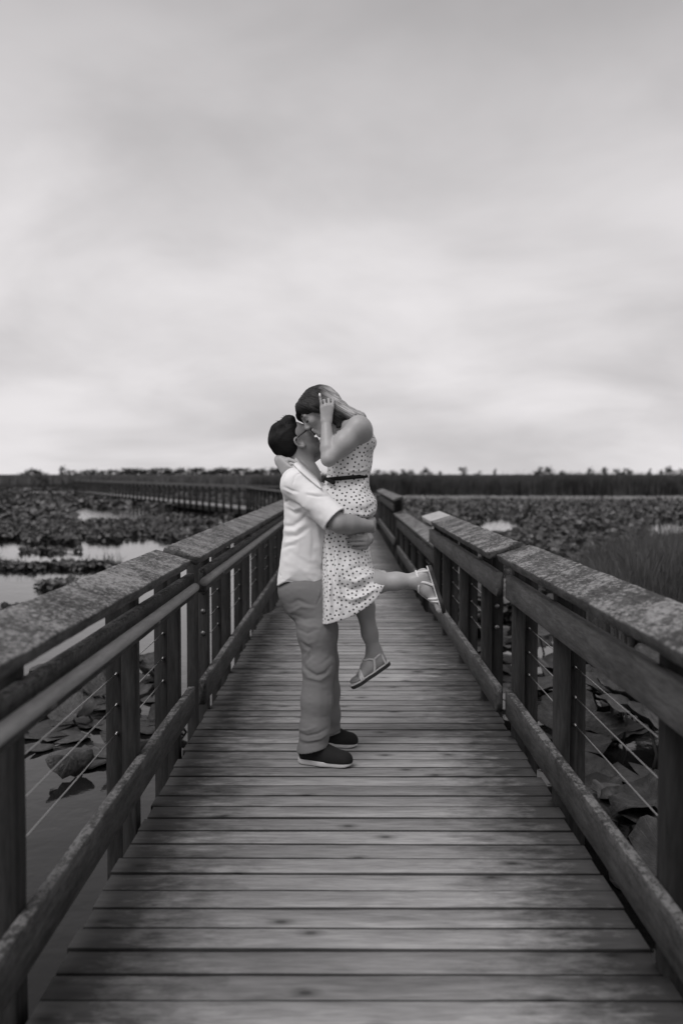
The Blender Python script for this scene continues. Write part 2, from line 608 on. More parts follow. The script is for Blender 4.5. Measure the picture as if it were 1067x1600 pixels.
# ------------------------------------------------------------------ the boardwalk that bends away to the left
MAT_FAR_DECK = wood('far_deck_wood', 'Y', 0.26, 0.40, 0.25)
PTS = [(CX, 28.6), (-3.6, 46.0), (-24.4, 93.0)]
for k in range(2):
    (xa, ya), (xb, yb) = PTS[k], PTS[k + 1]
    L = math.hypot(xb - xa, yb - ya)
    ang = math.atan2(-(xb - xa), yb - ya)
    root = empty('distant_boardwalk', ((xa + xb) / 2, (ya + yb) / 2, -0.14))
    root.rotation_euler = (0, 0, ang)
    tag(root, ['short boardwalk bend leading off behind the couple', 'distant boardwalk with railings crossing the marsh at left'][k], kind='structure')

    def part(name, v, f, loc, mt):
        o = bpy.data.objects.new(name, mesh_np(name, v, f, mat=mt))
        COL.objects.link(o)
        o.parent = root
        o.location = loc
        return o
    v, f = sweep(rect(1.78, 0.05, 0.004), 6, L, 'Y')
    part('deck', v, f, (0, 0, -0.025), MAT_FAR_DECK)
    for s in (-1, 1):
        v, f = sweep(rect(0.05, 0.26, 0.004), 4, L, 'Y')
        part('edge_beam', v, f, (s * 0.86, 0, -0.19), MAT_POST)
        v, f = sweep(rect(0.20, 0.06, 0.004), 6, L, 'Y')
        part('cap_board', v, f, (s * 0.95, 0, 0.99), MAT_RAIL_PALE)
        for z in (0.80, 0.17):
            v, f = sweep(rect(0.04, 0.10, 0.004), 6, L, 'Y')
            part('rail', v, f, (s * 0.874, 0, z), MAT_RAIL)
        n = int(L / 1.25)
        v, f = sweep(rect(0.11, 0.10, 0.004), 1, 1.28, 'Z')
        pm = mesh_np('post', v, f, mat=MAT_POST)
        for i in range(n + 1):
            o = bpy.data.objects.new('post', pm)
            COL.objects.link(o)
            o.parent = root
            o.location = (s * 0.948, -L / 2 + 0.1 + (L - 0.2) * i / n, 0.318)
        v, f = tube([(0, 0, -1.0), (0, 0, 0)], 0.10, 8)
        pm = mesh_np('pile', v, f, mat=MAT_POST)
        for i in range(int(L / 5)):
            o = bpy.data.objects.new('pile', pm)
            COL.objects.link(o)
            o.parent = root
            o.location = (s * 0.7, -L / 2 + 2 + 5 * i, -0.05)
# ------------------------------------------------------------------ marsh plants
def leaf_mat(name, lo, hi, rough=0.5, scale=3.0, spec=0.5):
    m = M(name)
    c = m.ramp(m.noise(m.coords((1, 1, 1), 13.0), scale, 4, 0.6), [(0.3, lo), (0.7, hi)])
    oi = m.node('ShaderNodeObjectInfo')
    c = m.math('MULTIPLY', c, m.mix(oi.outputs['Random'], 0.6, 1.45))
    return m.base(c, rough, spec)


_pm = M('lily_pad_leaf')
_c = _pm.ramp(_pm.noise(_pm.coords((1, 1, 1), 13.0), 3.5, 6, 0.65), [(0.3, 0.015), (0.55, 0.036), (0.72, 0.07)])
_oi = _pm.node('ShaderNodeObjectInfo')
_c = _pm.math('MULTIPLY', _c, _pm.mix(_oi.outputs['Random'], 0.55, 1.45))
_sp = _pm.node('ShaderNodeSeparateXYZ')
_pm.put(_sp.inputs[0], _pm.coords())
_an = _pm.math('MULTIPLY', _pm.math('ARCTAN2', _sp.outputs[1], _sp.outputs[0]), 9.5)
_vein = _pm.ramp(_pm.math('ABSOLUTE', _pm.math('SINE', _an)), [(0.0, 1.0), (0.16, 0.0)])      # veins radiating from the stalk
_c = _pm.math('MULTIPLY', _c, _pm.mix(_vein, 1.0, 1.7))
_pm.bump(_pm.math('SUBTRACT', _pm.noise(_pm.coords(), 6, 4, 0.6), _pm.math('MULTIPLY', _vein, 0.35)), 0.5, 0.03)
MAT_PAD = _pm.base(_c, 0.5, 0.4)
_pm = M('marsh_leaves')
_at = _pm.node('ShaderNodeAttribute', attribute_name='leaf_tone')
MAT_PAD_FAR = _pm.base(_pm.math('MULTIPLY', _pm.ramp(_pm.noise(_pm.coords(), 5.0, 4, 0.6), [(0.3, 0.03), (0.7, 0.115)]), _at.outputs['Fac']), 0.45, 0.5)
MAT_STEM = M('plant_stem').base(0.04, 0.6)
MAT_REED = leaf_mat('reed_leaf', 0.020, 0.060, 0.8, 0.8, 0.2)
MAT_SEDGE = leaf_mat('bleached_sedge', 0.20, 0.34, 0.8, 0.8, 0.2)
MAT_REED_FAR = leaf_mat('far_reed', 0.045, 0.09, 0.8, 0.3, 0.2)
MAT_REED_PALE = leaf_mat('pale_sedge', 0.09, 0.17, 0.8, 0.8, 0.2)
MAT_GRASS = leaf_mat('tall_grass_leaf', 0.028, 0.09, 0.7, 3.0, 0.3)
MAT_CROWN = leaf_mat('far_foliage', 0.035, 0.065, 0.8, 0.8, 0.2)
MAT_TRUNK = M('far_bark').base(0.05, 0.9)


def pad_mesh(kind, seed):
    """kind 0: flat floating pad with a notch; 1: raised dish; 2: leaf folded over."""
    r = np.random.default_rng(seed)
    n, rings = 22, 3
    edge = 1 + r.normal(0, 0.035, n) - 0.16 * (r.random(n) < 0.10)
    v = [(0, 0, 0)]
    ph_ = r.uniform(0, 6.28, 4)
    for k in range(1, rings + 1):
        for i in range(n):
            t = 0.16 + (2 * math.pi - 0.32) * i / (n - 1) if kind == 0 else 2 * math.pi * i / n
            q = k / rings
            rr = q * (1 + 0.06 * math.sin(2 * t + ph_[0]) + 0.04 * math.sin(5 * t + ph_[1])) * (edge[i] if k == rings else 1)
            z = 0.0
            if kind == 0:
                z = 0.05 * q ** 3 * math.sin(3 * t + ph_[2]) + 0.02 * q
            elif kind == 1:
                z = 0.22 * q ** 2 + 0.09 * q * q * math.sin(3 * t + ph_[2]) + 0.05 * q * q * math.sin(7 * t + ph_[3])
            x, y = rr * math.cos(t), rr * math.sin(t)
            if kind == 2:
                z = -0.9 * max(0, x - 0.1) ** 1.4 - 0.5 * max(0, -x - 0.2) ** 1.6 + 0.07 * q * math.sin(4 * t + ph_[2])
                x *= 0.78
            v.append((x, y, z))
    tr, qd = [], []
    m_ = n if kind else n - 1
    for i in range(m_):
        j = (i + 1) % n
        tr.append((0, 1 + i, 1 + j))
        for k in range(1, rings):
            a, b = 1 + (k - 1) * n, 1 + k * n
            qd.append((a + i, b + i, b + j, a + j))
    v = np.array(v)
    # give the blade a real thickness
    nv = len(v)
    v2 = np.vstack([v, v - [0, 0, 0.012]])
    tr, qd = np.array(tr), np.array(qd)
    rim = []
    o = 1 + (rings - 1) * n
    for i in range(m_):
        j = (i + 1) % n
        rim.append((o + j, o + i, nv + o + i, nv + o + j))
    return mesh_np('leaf_blade', v2, [np.vstack([tr, tr[:, ::-1] + nv]), np.vstack([qd, qd[:, ::-1] + nv, rim])], smooth=True, mat=MAT_PAD)


flat_pads = [pad_mesh(0, i) for i in range(5)]
dish_pads = [pad_mesh(1, 20 + i) for i in range(5)]
fold_pads = [pad_mesh(2, 40 + i) for i in range(4)]
_v, _f = tube([(0, 0, -1), (0.06, 0.02, -0.5), (0, 0, 0)], 0.011, 6)
STEM_ME = mesh_np('stem', _v, _f, smooth=True, mat=MAT_STEM)


def clear_of_deck(x, y, r=0.25):
    return not (CX - 1.15 - r < x < CX + 1.15 + r and y < 29)


def size_word(r):
    return 'small' if r < 0.155 else ('large' if r > 0.205 else 'mid-sized')


def bay(y, side):
    if side < 0:
        return 'in the water beside the near left railing' if y < 6.6 else 'on the water left of the railing with white sticker'
    if y < 4.6:
        return 'just outside the nearest bay of the right railing'
    if y < 6.2:
        return 'outside the bolted joint of the right railing'
    return 'outside the right railing near the pale wood' if y < 9 else 'far out beyond the right railing cables'


def add_flat(x, y, r, side):
    o = link('lily_pad', random.choice(flat_pads), None, (x, y, WATER_Z + 0.012 + random.uniform(0, 0.01)))
    o.scale = (r, r * random.uniform(0.85, 1.0), r)
    o.rotation_euler = (random.uniform(-0.03, 0.03), random.uniform(-0.03, 0.03), random.uniform(0, 6.28))
    lb = '%s flat lily pad floating %s' % (size_word(r), bay(y, side))
    tag(o, lb, 'lily pad', lb + ' group')


def add_raised(x, y, r, h, side, fold=False, tilt=0.35, rz=None, label=None):
    e = empty('lotus_plant', (x, y, WATER_Z))
    b = bpy.data.objects.new('leaf_blade', random.choice(fold_pads if fold else dish_pads))
    s = bpy.data.objects.new('stem', STEM_ME)
    for o in (b, s):
        COL.objects.link(o)
        o.parent = e
    b.location = (0, 0, h)
    b.scale = (r, r, r)
    b.rotation_euler = (random.uniform(-tilt, tilt), random.uniform(-tilt, tilt), random.uniform(0, 6.28) if rz is None else rz)
    s.location = (0, 0, h + 0.0)
    s.scale = (1, 1, h + 0.12)
    lb = '%s %s lotus leaf standing %s' % (size_word(r), 'folded' if fold else 'dished', bay(y, side))
    tag(e, label or lb, 'lotus leaf', None if label else lb + ' group')


# left: loose patches beside the railing
add_raised(*on_level(112, 1212, WATER_Z)[:2], 0.17, 0.13, -1, True, 0.9, 2.4, 'large folded lotus leaf leaning over dark water by the left post')
cnt = 0
while cnt < 62:
    p = on_level(random.uniform(40, 285), random.uniform(1035, 1180) + random.gauss(0, 12), WATER_Z)
    if p[0] > -1.25:
        continue
    cnt += 1
    if random.random() < 0.55:
        add_flat(p[0], p[1], random.uniform(0.10, 0.24), -1)
    else:
        add_raised(p[0], p[1], random.uniform(0.09, 0.19), random.uniform(0.03, 0.20), -1, random.random() < 0.4, 0.6)
# right: dense, standing leaves under and beyond the railing
cnt = 0
while cnt < 232:
    d = 3.0 + 9.0 * random.random() ** 1.3
    x = CX + 1.32 + random.random() * (0.36 * d + 0.2)
    cnt += 1
    if random.random() < 0.30:
        add_flat(x, d, random.uniform(0.15, 0.27), 1)
    else:
        add_raised(x, d, random.uniform(0.15, 0.27), random.uniform(0.05, 0.34), 1, random.random() < 0.3, 0.4)


def scatter_leaves(name, pts, label, mat, rr=(0.12, 0.24), hh=(0.02, 0.35), tilt=0.5, cat='leaves', flat=0.0):
    """One mass of simple lotus leaves (tilted dishes) standing on the water."""
    n, k = len(pts), 7
    pts = np.array(pts)
    r = rng.uniform(rr[0], rr[1], n)
    h = rng.uniform(hh[0], hh[1], n) * (rng.random(n) > flat)
    az, tl = rng.uniform(0, 6.28, n), rng.normal(0, tilt, n) * (h > 0)
    cup = rng.uniform(-0.3, 0.45, n) * (h > 0)
    V = np.zeros((n, k + 1, 3))
    for j in range(k):
        t = 2 * math.pi * j / k
        lx = np.cos(t) * r * rng.uniform(0.8, 1.15, n)
        ly = np.sin(t) * r
        lz = cup * r
        x2 = lx * np.cos(tl) - lz * np.sin(tl)
        z2 = lx * np.sin(tl) + lz * np.cos(tl)
        V[:, j + 1, 0] = x2 * np.cos(az) - ly * np.sin(az)
        V[:, j + 1, 1] = x2 * np.sin(az) + ly * np.cos(az)
        V[:, j + 1, 2] = z2
    V += np.stack([pts[:, 0], pts[:, 1], WATER_Z + 0.015 + h], 1)[:, None, :]
    base = np.arange(n)[:, None] * (k + 1)
    T_ = np.concatenate([np.stack([base[:, 0], base[:, 0] + 1 + j, base[:, 0] + 1 + (j + 1) % k], 1) for j in range(k)])
    o = link(name, mesh_np(name, V.reshape(-1, 3), T_, smooth=True, mat=mat))
    at_ = o.data.attributes.new('leaf_tone', 'FLOAT', 'POINT')
    at_.data.foreach_set('value', np.repeat(rng.uniform(0.35, 1.2, n) + (rng.random(n) < 0.12) * rng.uniform(0.4, 1.6, n), k + 1).astype(np.float32))
    tag(o, label, cat, kind='stuff')
    return o


def zone(n, px0, px1, py0, py1, ragged=0.0, keep=None):
    """Random water-surface points inside a rectangle measured in the photograph."""
    out = []
    tries = 0
    while len(out) < n and tries < n * 30:
        tries += 1
        px, py = random.uniform(px0, px1), random.uniform(py0, py1)
        p = on_level(px, py, WATER_Z)
        if not clear_of_deck(p[0], p[1], 0.3):
            continue
        if ragged:
            w = float(vnoise(np.array([[px / 26.0, py / 7.0, 0.3]]), 1.0, 3)[0])
            ey = min(py - py0, py1 - py) / max(py1 - py0, 1)
            ex = min(px - px0, px1 - px) / max(px1 - px0, 1)
            if min(ey * 2.2, ex * 5) + w * 0.7 < ragged:
                continue
        out.append((p[0], p[1]))
    return out


pts = zone(9500, -40, 322, 814, 852, 0.30) + zone(900, 215, 370, 806, 826, 0.45) + zone(6500, -800, -40, 808, 880, 0.15)
strips = zone(1500, -40, 205, 881, 893, 0.40) + zone(260, 55, 125, 908, 926, 0.45) + zone(150, 0, 45, 950, 962, 0.35) + zone(260, 10, 150, 856, 868, 0.55)
scatter_leaves('lotus_strip', strips, 'thin dark strips of small lotus leaves across the bright left water', MAT_PAD_FAR, (0.025, 0.075), (0.0, 0.08), 0.8)
scatter_leaves('lotus_patch', pts, 'dark patches of lotus leaves on the bright water at left', MAT_PAD_FAR, (0.03, 0.10), (0.0, 0.15), 0.9)
def glint(p):
    """Open water among the lotus at right."""
    a = ((p[0] - p[1] * 0.152) / 1.0) ** 2 + ((p[1] - 38.0) / 8.5) ** 2
    b = ((p[0] - p[1] * 0.328) / 1.3) ** 2 + ((p[1] - 36.0) / 8.0) ** 2
    c = ((p[0] - p[1] * 0.25) / 0.7) ** 2 + ((p[1] - 33.0) / 4.0) ** 2
    return min(a, b, c) < 1.0 + random.uniform(-0.35, 0.1)


pts = zone(9000, -60, 470, 764, 796, 0.15) + zone(1500, -60, 122, 792, 816, 0.2) + zone(5000, -900, -60, 766, 806, 0.1)
scatter_leaves('lotus_field', pts, 'low dark lotus field in the middle distance at left', MAT_PAD_FAR, (0.08, 0.22), (0.0, 0.22), 0.6)
pts = [p for p in zone(30000, 540, 1110, 783, 862) if not glint(p)] + zone(9000, 640, 1110, 852, 975) + zone(12000, 1110, 1900, 783, 960)
scatter_leaves('lotus_field', pts, 'broad field of lotus leaves stretching back to the reeds at right', MAT_PAD_FAR, (0.035, 0.115), (0.0, 0.26), 0.9)


def blades(name, base, height, width, label, mat, lean=0.18, cat='reeds', seg=3):
    """Tapering bent blades, one mass."""
    b = np.array(base)
    n = len(b)
    H = height if not np.isscalar(height) else np.full(n, height)
    az = rng.uniform(0, 6.28, n)
    wa = rng.uniform(0, 6.28, n)
    ln = np.abs(rng.normal(0, lean, n)) * H
    wd = width * rng.uniform(0.6, 1.3, n)
    V = np.zeros((n, 2 * seg + 1, 3))
    for k in range(seg):
        t = k / seg
        c = np.stack([b[:, 0] + np.cos(az) * ln * t * t, b[:, 1] + np.sin(az) * ln * t * t, b[:, 2] + H * (t - 0.15 * t * t)], 1)
        hw_ = (wd * (1 - 0.6 * t) * 0.5)[:, None]
        s_ = np.stack([np.cos(wa), np.sin(wa), np.zeros(n)], 1)
        V[:, 2 * k] = c - s_ * hw_
        V[:, 2 * k + 1] = c + s_ * hw_
    V[:, -1] = np.stack([b[:, 0] + np.cos(az) * ln, b[:, 1] + np.sin(az) * ln, b[:, 2] + H * 0.85], 1)
    base_i = np.arange(n) * (2 * seg + 1)
    Q = np.concatenate([np.stack([base_i + 2 * k, base_i + 2 * k + 1, base_i + 2 * k + 3, base_i + 2 * k + 2], 1) for k in range(seg - 1)])
    T_ = np.stack([base_i + 2 * seg - 2, base_i + 2 * seg - 1, base_i + 2 * seg], 1)
    o = link(name, mesh_np(name, V.reshape(-1, 3), [Q, T_], mat=mat))
    tag(o, label, cat, kind='stuff')
    return o


bs = [(p[0], p[1], WATER_Z) for p in zone(15000, 540, 1110, 784, 940) if not glint(p)]
blades('marsh_stems', bs, rng.uniform(0.15, 0.55, len(bs)), 0.016, 'thin stems and stray grass among the lotus at right', MAT_GRASS, 0.35, 'stems')
bs = [(p[0], p[1], WATER_Z) for p in zone(2600, -40, 322, 812, 852, 0.30) + zone(2600, -60, 470, 766, 800, 0.2) + zone(160, -40, 205, 878, 892, 0.35)]
blades('marsh_stems', bs, rng.uniform(0.12, 0.42, len(bs)), 0.016, 'thin stems and stray grass among the lotus at left', MAT_GRASS, 0.35, 'stems')
# reed wall on the right
n = 76000
x = rng.uniform(-8, 100, n)
y = 86 + rng.random(n) ** 1.6 * 22 + 1.6 * np.sin(x * 0.21) + 0.8 * np.sin(x * 0.9)
hgt = (2.15 + 0.17 * np.sin(x * 0.3 + 1) + 0.25 * rng.normal(0, 1, n)).clip(0.9, 3.0)
blades('reed_bed', np.stack([x, y, np.full(n, WATER_Z)], 1), hgt, 0.055, 'tall dark reed bed forming a wall across the right background', MAT_REED, 0.14)
n = 14000
x = rng.uniform(2, 95, n)
y = 80.5 + rng.random(n) * 4.2 + 1.2 * np.sin(x * 0.21)
blades('sedge_strip', np.stack([x, y, np.full(n, WATER_Z)], 1), rng.uniform(0.12, 0.34, n), 0.06, 'thin pale strip of low sedge at the foot of the reeds', MAT_SEDGE, 0.3)
# left background: low sedge flats and a farther reed line
n = 56000
x = rng.uniform(-105, 0.5, n)
y = 62 + rng.random(n) ** 0.8 * 120
x *= (y / 120)
keepm = ~((x > -0.443 * (y - 46) - 3.6 - 2.0) & (x < -0.443 * (y - 46) - 3.6 + 2.0) & (y < 101))
dn = vnoise(np.stack([x * 0.5, y * 0.35, 0 * x], 1), 0.28, 6)
keepm &= (dn > -0.35)
x, y = x[keepm], y[keepm]
n = len(x)
blades('marsh_sedge', np.stack([x, y, np.full(n, WATER_Z + 0.02)], 1), rng.uniform(0.25, 0.75, n) * (0.75 + 0.35 * np.sin(x * 0.23 + y * 0.11)), 0.07, 'low dark sedge flats behind the water at left', MAT_REED, 0.3)
n = 56000
x = rng.uniform(-1, 1, n)
y = 170 + rng.random(n) * 210
x *= y * 0.7
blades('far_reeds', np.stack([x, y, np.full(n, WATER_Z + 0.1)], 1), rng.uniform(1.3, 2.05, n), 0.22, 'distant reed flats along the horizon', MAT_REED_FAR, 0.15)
n = 56000
y = 420 + rng.random(n) * 700
x = rng.uniform(-1, 1, n) * y * 0.7
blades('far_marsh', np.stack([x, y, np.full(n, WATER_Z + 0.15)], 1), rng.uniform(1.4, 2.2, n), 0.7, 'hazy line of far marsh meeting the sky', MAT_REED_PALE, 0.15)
# isolated darker bushes in the left flats
# near tall grass on the right, beyond the railing
bs, hs = [], []
for _ in range(9000):
    px = 880 + 230 * random.random() ** 0.65
    py = random.uniform(890, 1010)
    p = on_level(px, py, WATER_Z)
    if p[0] < 1.6:
        continue
    bs.append((p[0], p[1], WATER_Z))
    hs.append(random.uniform(0.55, 1.45) * min(1.0, 0.45 + (px - 880) / 190))
blades('tall_grass', bs, np.array(hs), 0.011, 'tall thin grass standing beyond the right railing', MAT_GRASS, 0.22, 'grass', 5)

# ------------------------------------------------------------------ trees on the horizon
def crown_mesh(w, h, n, seed):
    r = np.random.default_rng(seed)
    k = r.integers(4, 8)
    cx_, cz_, cr_ = r.uniform(-0.32, 0.32, k) * w, r.uniform(0.30, 0.82, k) * h, r.uniform(0.18, 0.34, k) * min(w, h)
    i = r.integers(0, k, n)
    u = r.normal(0, 1, (n, 3))
    u /= np.linalg.norm(u, axis=1)[:, None]
    q = u * (cr_[i] * r.random(n) ** 0.45)[:, None]
    c = np.stack([cx_[i], r.normal(0, 0.1, n) * w, cz_[i]], 1) + q * [1.25, 1.25, 0.9]
    a = r.normal(0, 1, (n, 3))
    a /= np.linalg.norm(a, axis=1)[:, None]
    b = np.cross(a, r.normal(0, 1, (n, 3)))
    b /= np.linalg.norm(b, axis=1)[:, None]
    s = (0.055 * min(w, h) * r.uniform(0.6, 1.5, n))[:, None]
    V = np.stack([c - a * s, c + b * s * 0.8, c + a * s, c - b * s * 0.8], 1).reshape(-1, 3)
    return mesh_np('crown', V, np.arange(4 * n).reshape(n, 4), mat=MAT_CROWN), list(zip(cx_, cz_))


crowns = [crown_mesh(1.0, 1.0, 260, 70 + i) for i in range(8)]
trunks = []
for i, (me, lobes) in enumerate(crowns):
    vv, q4, t3, o_ = [], [], [], 0
    limbs = [([(0, 0, -0.02), (0.01, 0, 0.3), (0, 0, 0.62)], [0.035, 0.026, 0.01])] + [([(0, 0, 0.22), (lx * 0.6, 0, (0.22 + lz) / 2), (lx, 0, lz)], [0.018, 0.012, 0.005]) for lx, lz in lobes[:4]]
    for p_, r_ in limbs:
        v_, f_ = tube(p_, r_, 5)
        vv.append(v_)
        q4.append(f_[0] + o_)
        t3.append(f_[1] + o_)
        o_ += len(v_)
    trunks.append(mesh_np('trunk', np.concatenate(vv), [np.concatenate(q4), np.concatenate(t3)], mat=MAT_TRUNK))
tree_i = 0


def far_tree(px, top, wpx, D_, label, group):
    global tree_i
    p = W(px, 741, D_)
    h = float(W(px, top, D_)[2]) - (WATER_Z + 0.1)
    w = wpx * D_ / F_PX
    e = empty('tree', (float(p[0]), D_, WATER_Z + 0.1))
    k = tree_i % 8
    tree_i += 1
    for nm, me in (('crown', crowns[k][0]), ('trunk', trunks[k])):
        o = bpy.data.objects.new(nm, me)
        COL.objects.link(o)
        o.parent = e
        o.scale = (w * 1.15, w, h)
        o.rotation_euler = (0, 0, random.uniform(-0.5, 0.5) + (math.pi if random.random() < 0.5 else 0))
    tag(e, label, 'tree', group)


for px, top, w in ((41, 733, 20), (52, 731, 26), (66, 735, 22)):
    far_tree(px, top, w, 620, 'rounded bush clump alone on the far left horizon', 'bush clump on the left horizon')
far_tree(99, 726, 11, 620, 'single taller tree on the left horizon beside the bush clump', None)
px = 108
while px < 186:
    far_tree(px, random.uniform(731.5, 735.5), random.uniform(10, 17), 700, 'small tree in the left horizon row between tall tree and gap', 'trees right of the tall horizon tree')
    px += random.uniform(6, 10)
px = 190
while px < 446:
    far_tree(px, random.uniform(729.0, 732.0), random.uniform(14, 23), 760, 'small tree in the long even treeline left of the man', 'long treeline left of the man')
    px += random.uniform(6.5, 10)
for px, top, w, lb in ((590, 733, 11, 'small tree just right of the dress on the horizon'), (603, 735, 12, 'low tree on the horizon above the far railing end'),
                       (616, 734, 13, 'low tree between the dress and the raised foot, on the horizon'), (631, 731, 15, 'rounded tree in the horizon group right of the dress'),
                       (641, 733, 12, 'smaller tree touching the rounded horizon tree right of the dress'), (662, 730, 14, 'bushy tree on the horizon above the raised sandal'),
                       (672, 736, 9, 'tiny shrub on the horizon right of the bushy tree'), (687, 736, 8, 'lone tiny shrub above the pale new cap wood'),
                       (722, 729, 14, 'dark compact tree on the horizon right of the lone tiny shrub'), (746, 735, 12, 'low shrub right of the dark compact tree'),
                       (772, 731, 6, 'thin upright tree alone on the right horizon'), (842, 727, 17, 'tallest tree of the right horizon pair'),
                       (857, 728, 16, 'second tree of the right horizon pair'), (880, 735, 12, 'low shrub right of the tallest horizon pair'),
                       (922, 729, 10, 'narrow tree left of the wide horizon grove'), (943, 730, 13, 'round tree next to the wide horizon grove'),
                       (962, 732, 11, 'left end tree of the wide horizon grove'), (972, 731, 12, 'middle tree of the wide horizon grove'), (984, 731, 13, 'right end tree of the wide horizon grove'),
                       (1014, 730, 8, 'single narrow tree right of the wide grove'), (1033, 733, 8, 'little tree before the far right dark clump'),
                       (1047, 728, 16, 'biggest dark tree at the far right horizon'), (1062, 731, 12, 'last tree at the right edge of the horizon')):
    far_tree(px, top, w, 560, lb, None)
# small shrubs standing in the left flats
for px, py, w, h, lb in ((68, 768, 30, 26, 'dark shrub clump in the left flats near the frame edge'), (226, 778, 38, 30, 'dark shrub in front of the distant boardwalk'),
                         (118, 770, 12, 22, 'thin shrub at the far end of the distant boardwalk'), (306, 790, 12, 22, 'small dark tuft against the distant boardwalk posts')):
    p = on_level(px, py, WATER_Z)
    far_tree(px, py - h, w, float(p[1]), lb, None)
# ------------------------------------------------------------------ smooth-union solids for the two people
def unit(v):
    v = np.asarray(v, dtype=np.float64)
    return v / np.linalg.norm(v)


class Solid:
    """Signed-distance grid: rounded cones and ellipsoids blended into one continuous skin."""

    def __init__(self, lo, hi, h):
        self.lo = np.asarray(lo, dtype=np.float64)
        self.h = h
        self.n = np.ceil((np.asarray(hi) - self.lo) / h).astype(int) + 1
        self.F = np.full(self.n, 0.5, dtype=np.float32)

    def block(self, lo, hi, pad):
        a = np.clip(np.floor((np.asarray(lo) - pad - self.lo) / self.h).astype(int), 0, self.n - 1)
        b = np.clip(np.ceil((np.asarray(hi) + pad - self.lo) / self.h).astype(int) + 1, 1, self.n)
        b = np.maximum(b, a + 1)
        ax = [(self.lo[i] + np.arange(a[i], b[i]) * self.h).astype(np.float32) for i in range(3)]
        g = (ax[0][:, None, None], ax[1][None, :, None], ax[2][None, None, :])
        return (slice(a[0], b[0]), slice(a[1], b[1]), slice(a[2], b[2])), g

    def put(self, sl, d, k, op='add'):
        f = self.F[sl]
        if op == 'sub':
            d = -d
            if k <= 0:
                self.F[sl] = np.maximum(f, d)
            else:
                hh = np.maximum(k - np.abs(f - d), 0) / k
                self.F[sl] = np.maximum(f, d) + hh * hh * k * 0.25
        else:
            if k <= 0:
                self.F[sl] = np.minimum(f, d)
            else:
                hh = np.maximum(k - np.abs(f - d), 0) / k
                self.F[sl] = np.minimum(f, d) - hh * hh * k * 0.25

    def cone(self, a, b, ra, rb, k=0.02, sy=1.0, op='add'):
        a, b = np.asarray(a, float), np.asarray(b, float)
        rm = max(ra, rb)
        e = np.array([rm, rm * sy, rm])
        sl, (x, y, z) = self.block(np.minimum(a, b) - e, np.maximum(a, b) + e, k + 2.5 * self.h)
        ba = b - a
        ba[1] /= sy
        l2 = max(float(ba @ ba), 1e-9)
        px, py, pz = x - a[0], (y - a[1]) / sy, z - a[2]
        t = np.clip((px * ba[0] + py * ba[1] + pz * ba[2]) / l2, 0, 1)
        d = np.sqrt((px - t * ba[0]) ** 2 + (py - t * ba[1]) ** 2 + (pz - t * ba[2]) ** 2) - (ra + (rb - ra) * t)
        self.put(sl, d.astype(np.float32), k, op)

    def chain(self, pts, rad, k=0.02, sy=1.0):
        for i in range(len(pts) - 1):
            self.cone(pts[i], pts[i + 1], rad[i], rad[i + 1], k, sy)

    def ell(self, c, r, axes=None, k=0.02, op='add'):
        c, r = np.asarray(c, float), np.asarray(r, float)
        axes = np.eye(3) if axes is None else np.array([unit(v) for v in axes])
        rm = np.full(3, r.max())
        sl, (x, y, z) = self.block(c - rm, c + rm, k + 2.5 * self.h)
        q = [((x - c[0]) * A[0] + (y - c[1]) * A[1] + (z - c[2]) * A[2]) for A in axes]
        k0 = np.sqrt(sum((q[i] / r[i]) ** 2 for i in range(3)))
        k1 = np.sqrt(sum((q[i] / r[i] ** 2) ** 2 for i in range(3))) + 1e-6
        self.put(sl, (k0 * (k0 - 1) / k1).astype(np.float32), k, op)

    def plane(self, p, nrm, k=0.0):
        """Cut away everything on the side the normal points to."""
        nrm = unit(nrm)
        sl, (x, y, z) = self.block(self.lo, self.lo + self.n * self.h, 0)
        d = -((x - p[0]) * nrm[0] + (y - p[1]) * nrm[1] + (z - p[2]) * nrm[2])
        self.put(sl, d.astype(np.float32), k, 'sub')

    def outline(self, pts_xz, yc, hy, rnd, k=0.02, op='add'):
        """A cushion with a given outline in X-Z, centred on yc(x, z) with half depth hy."""
        P = np.array(pts_xz, dtype=np.float64)
        hm = hy if np.isscalar(hy) else 0.25
        ym = yc if np.isscalar(yc) else 5.05
        lo = (P[:, 0].min() - 0.02, ym - hm - 0.06, P[:, 1].min() - 0.02)
        hi = (P[:, 0].max() + 0.02, ym + hm + 0.06, P[:, 1].max() + 0.02)
        sl, (x, y, z) = self.block(lo, hi, k)
        X, Z = np.broadcast_arrays(x[:, 0, :], z[:, 0, :])
        d = np.full(X.shape, 1e9)
        s = np.ones(X.shape)
        n = len(P)
        for i in range(n):
            a, b = P[i], P[i - 1]
            e = b - a
            wx, wz = X - a[0], Z - a[1]
            t = np.clip((wx * e[0] + wz * e[1]) / (e @ e), 0, 1)
            d = np.minimum(d, (wx - e[0] * t) ** 2 + (wz - e[1] * t) ** 2)
            c1, c2, c3 = Z >= a[1], Z < b[1], e[0] * wz > e[1] * wx
            s = np.where((c1 & c2 & c3) | (~c1 & ~c2 & ~c3), -s, s)
        d2 = (s * np.sqrt(d))[:, None, :]
        ycv = yc if np.isscalar(yc) else yc(X, Z)[:, None, :]
        hyv = hy if np.isscalar(hy) else hy(X, Z)[:, None, :]
        a_ = np.maximum(d2 + rnd, 0)
        b_ = np.maximum(np.abs(y - ycv) - hyv + rnd, 0)
        dd = np.sqrt(a_ ** 2 + b_ ** 2) - rnd + np.minimum(np.maximum(d2 + rnd, np.abs(y - ycv) - hyv + rnd), 0)
        self.put(sl, dd.astype(np.float32), k, op)

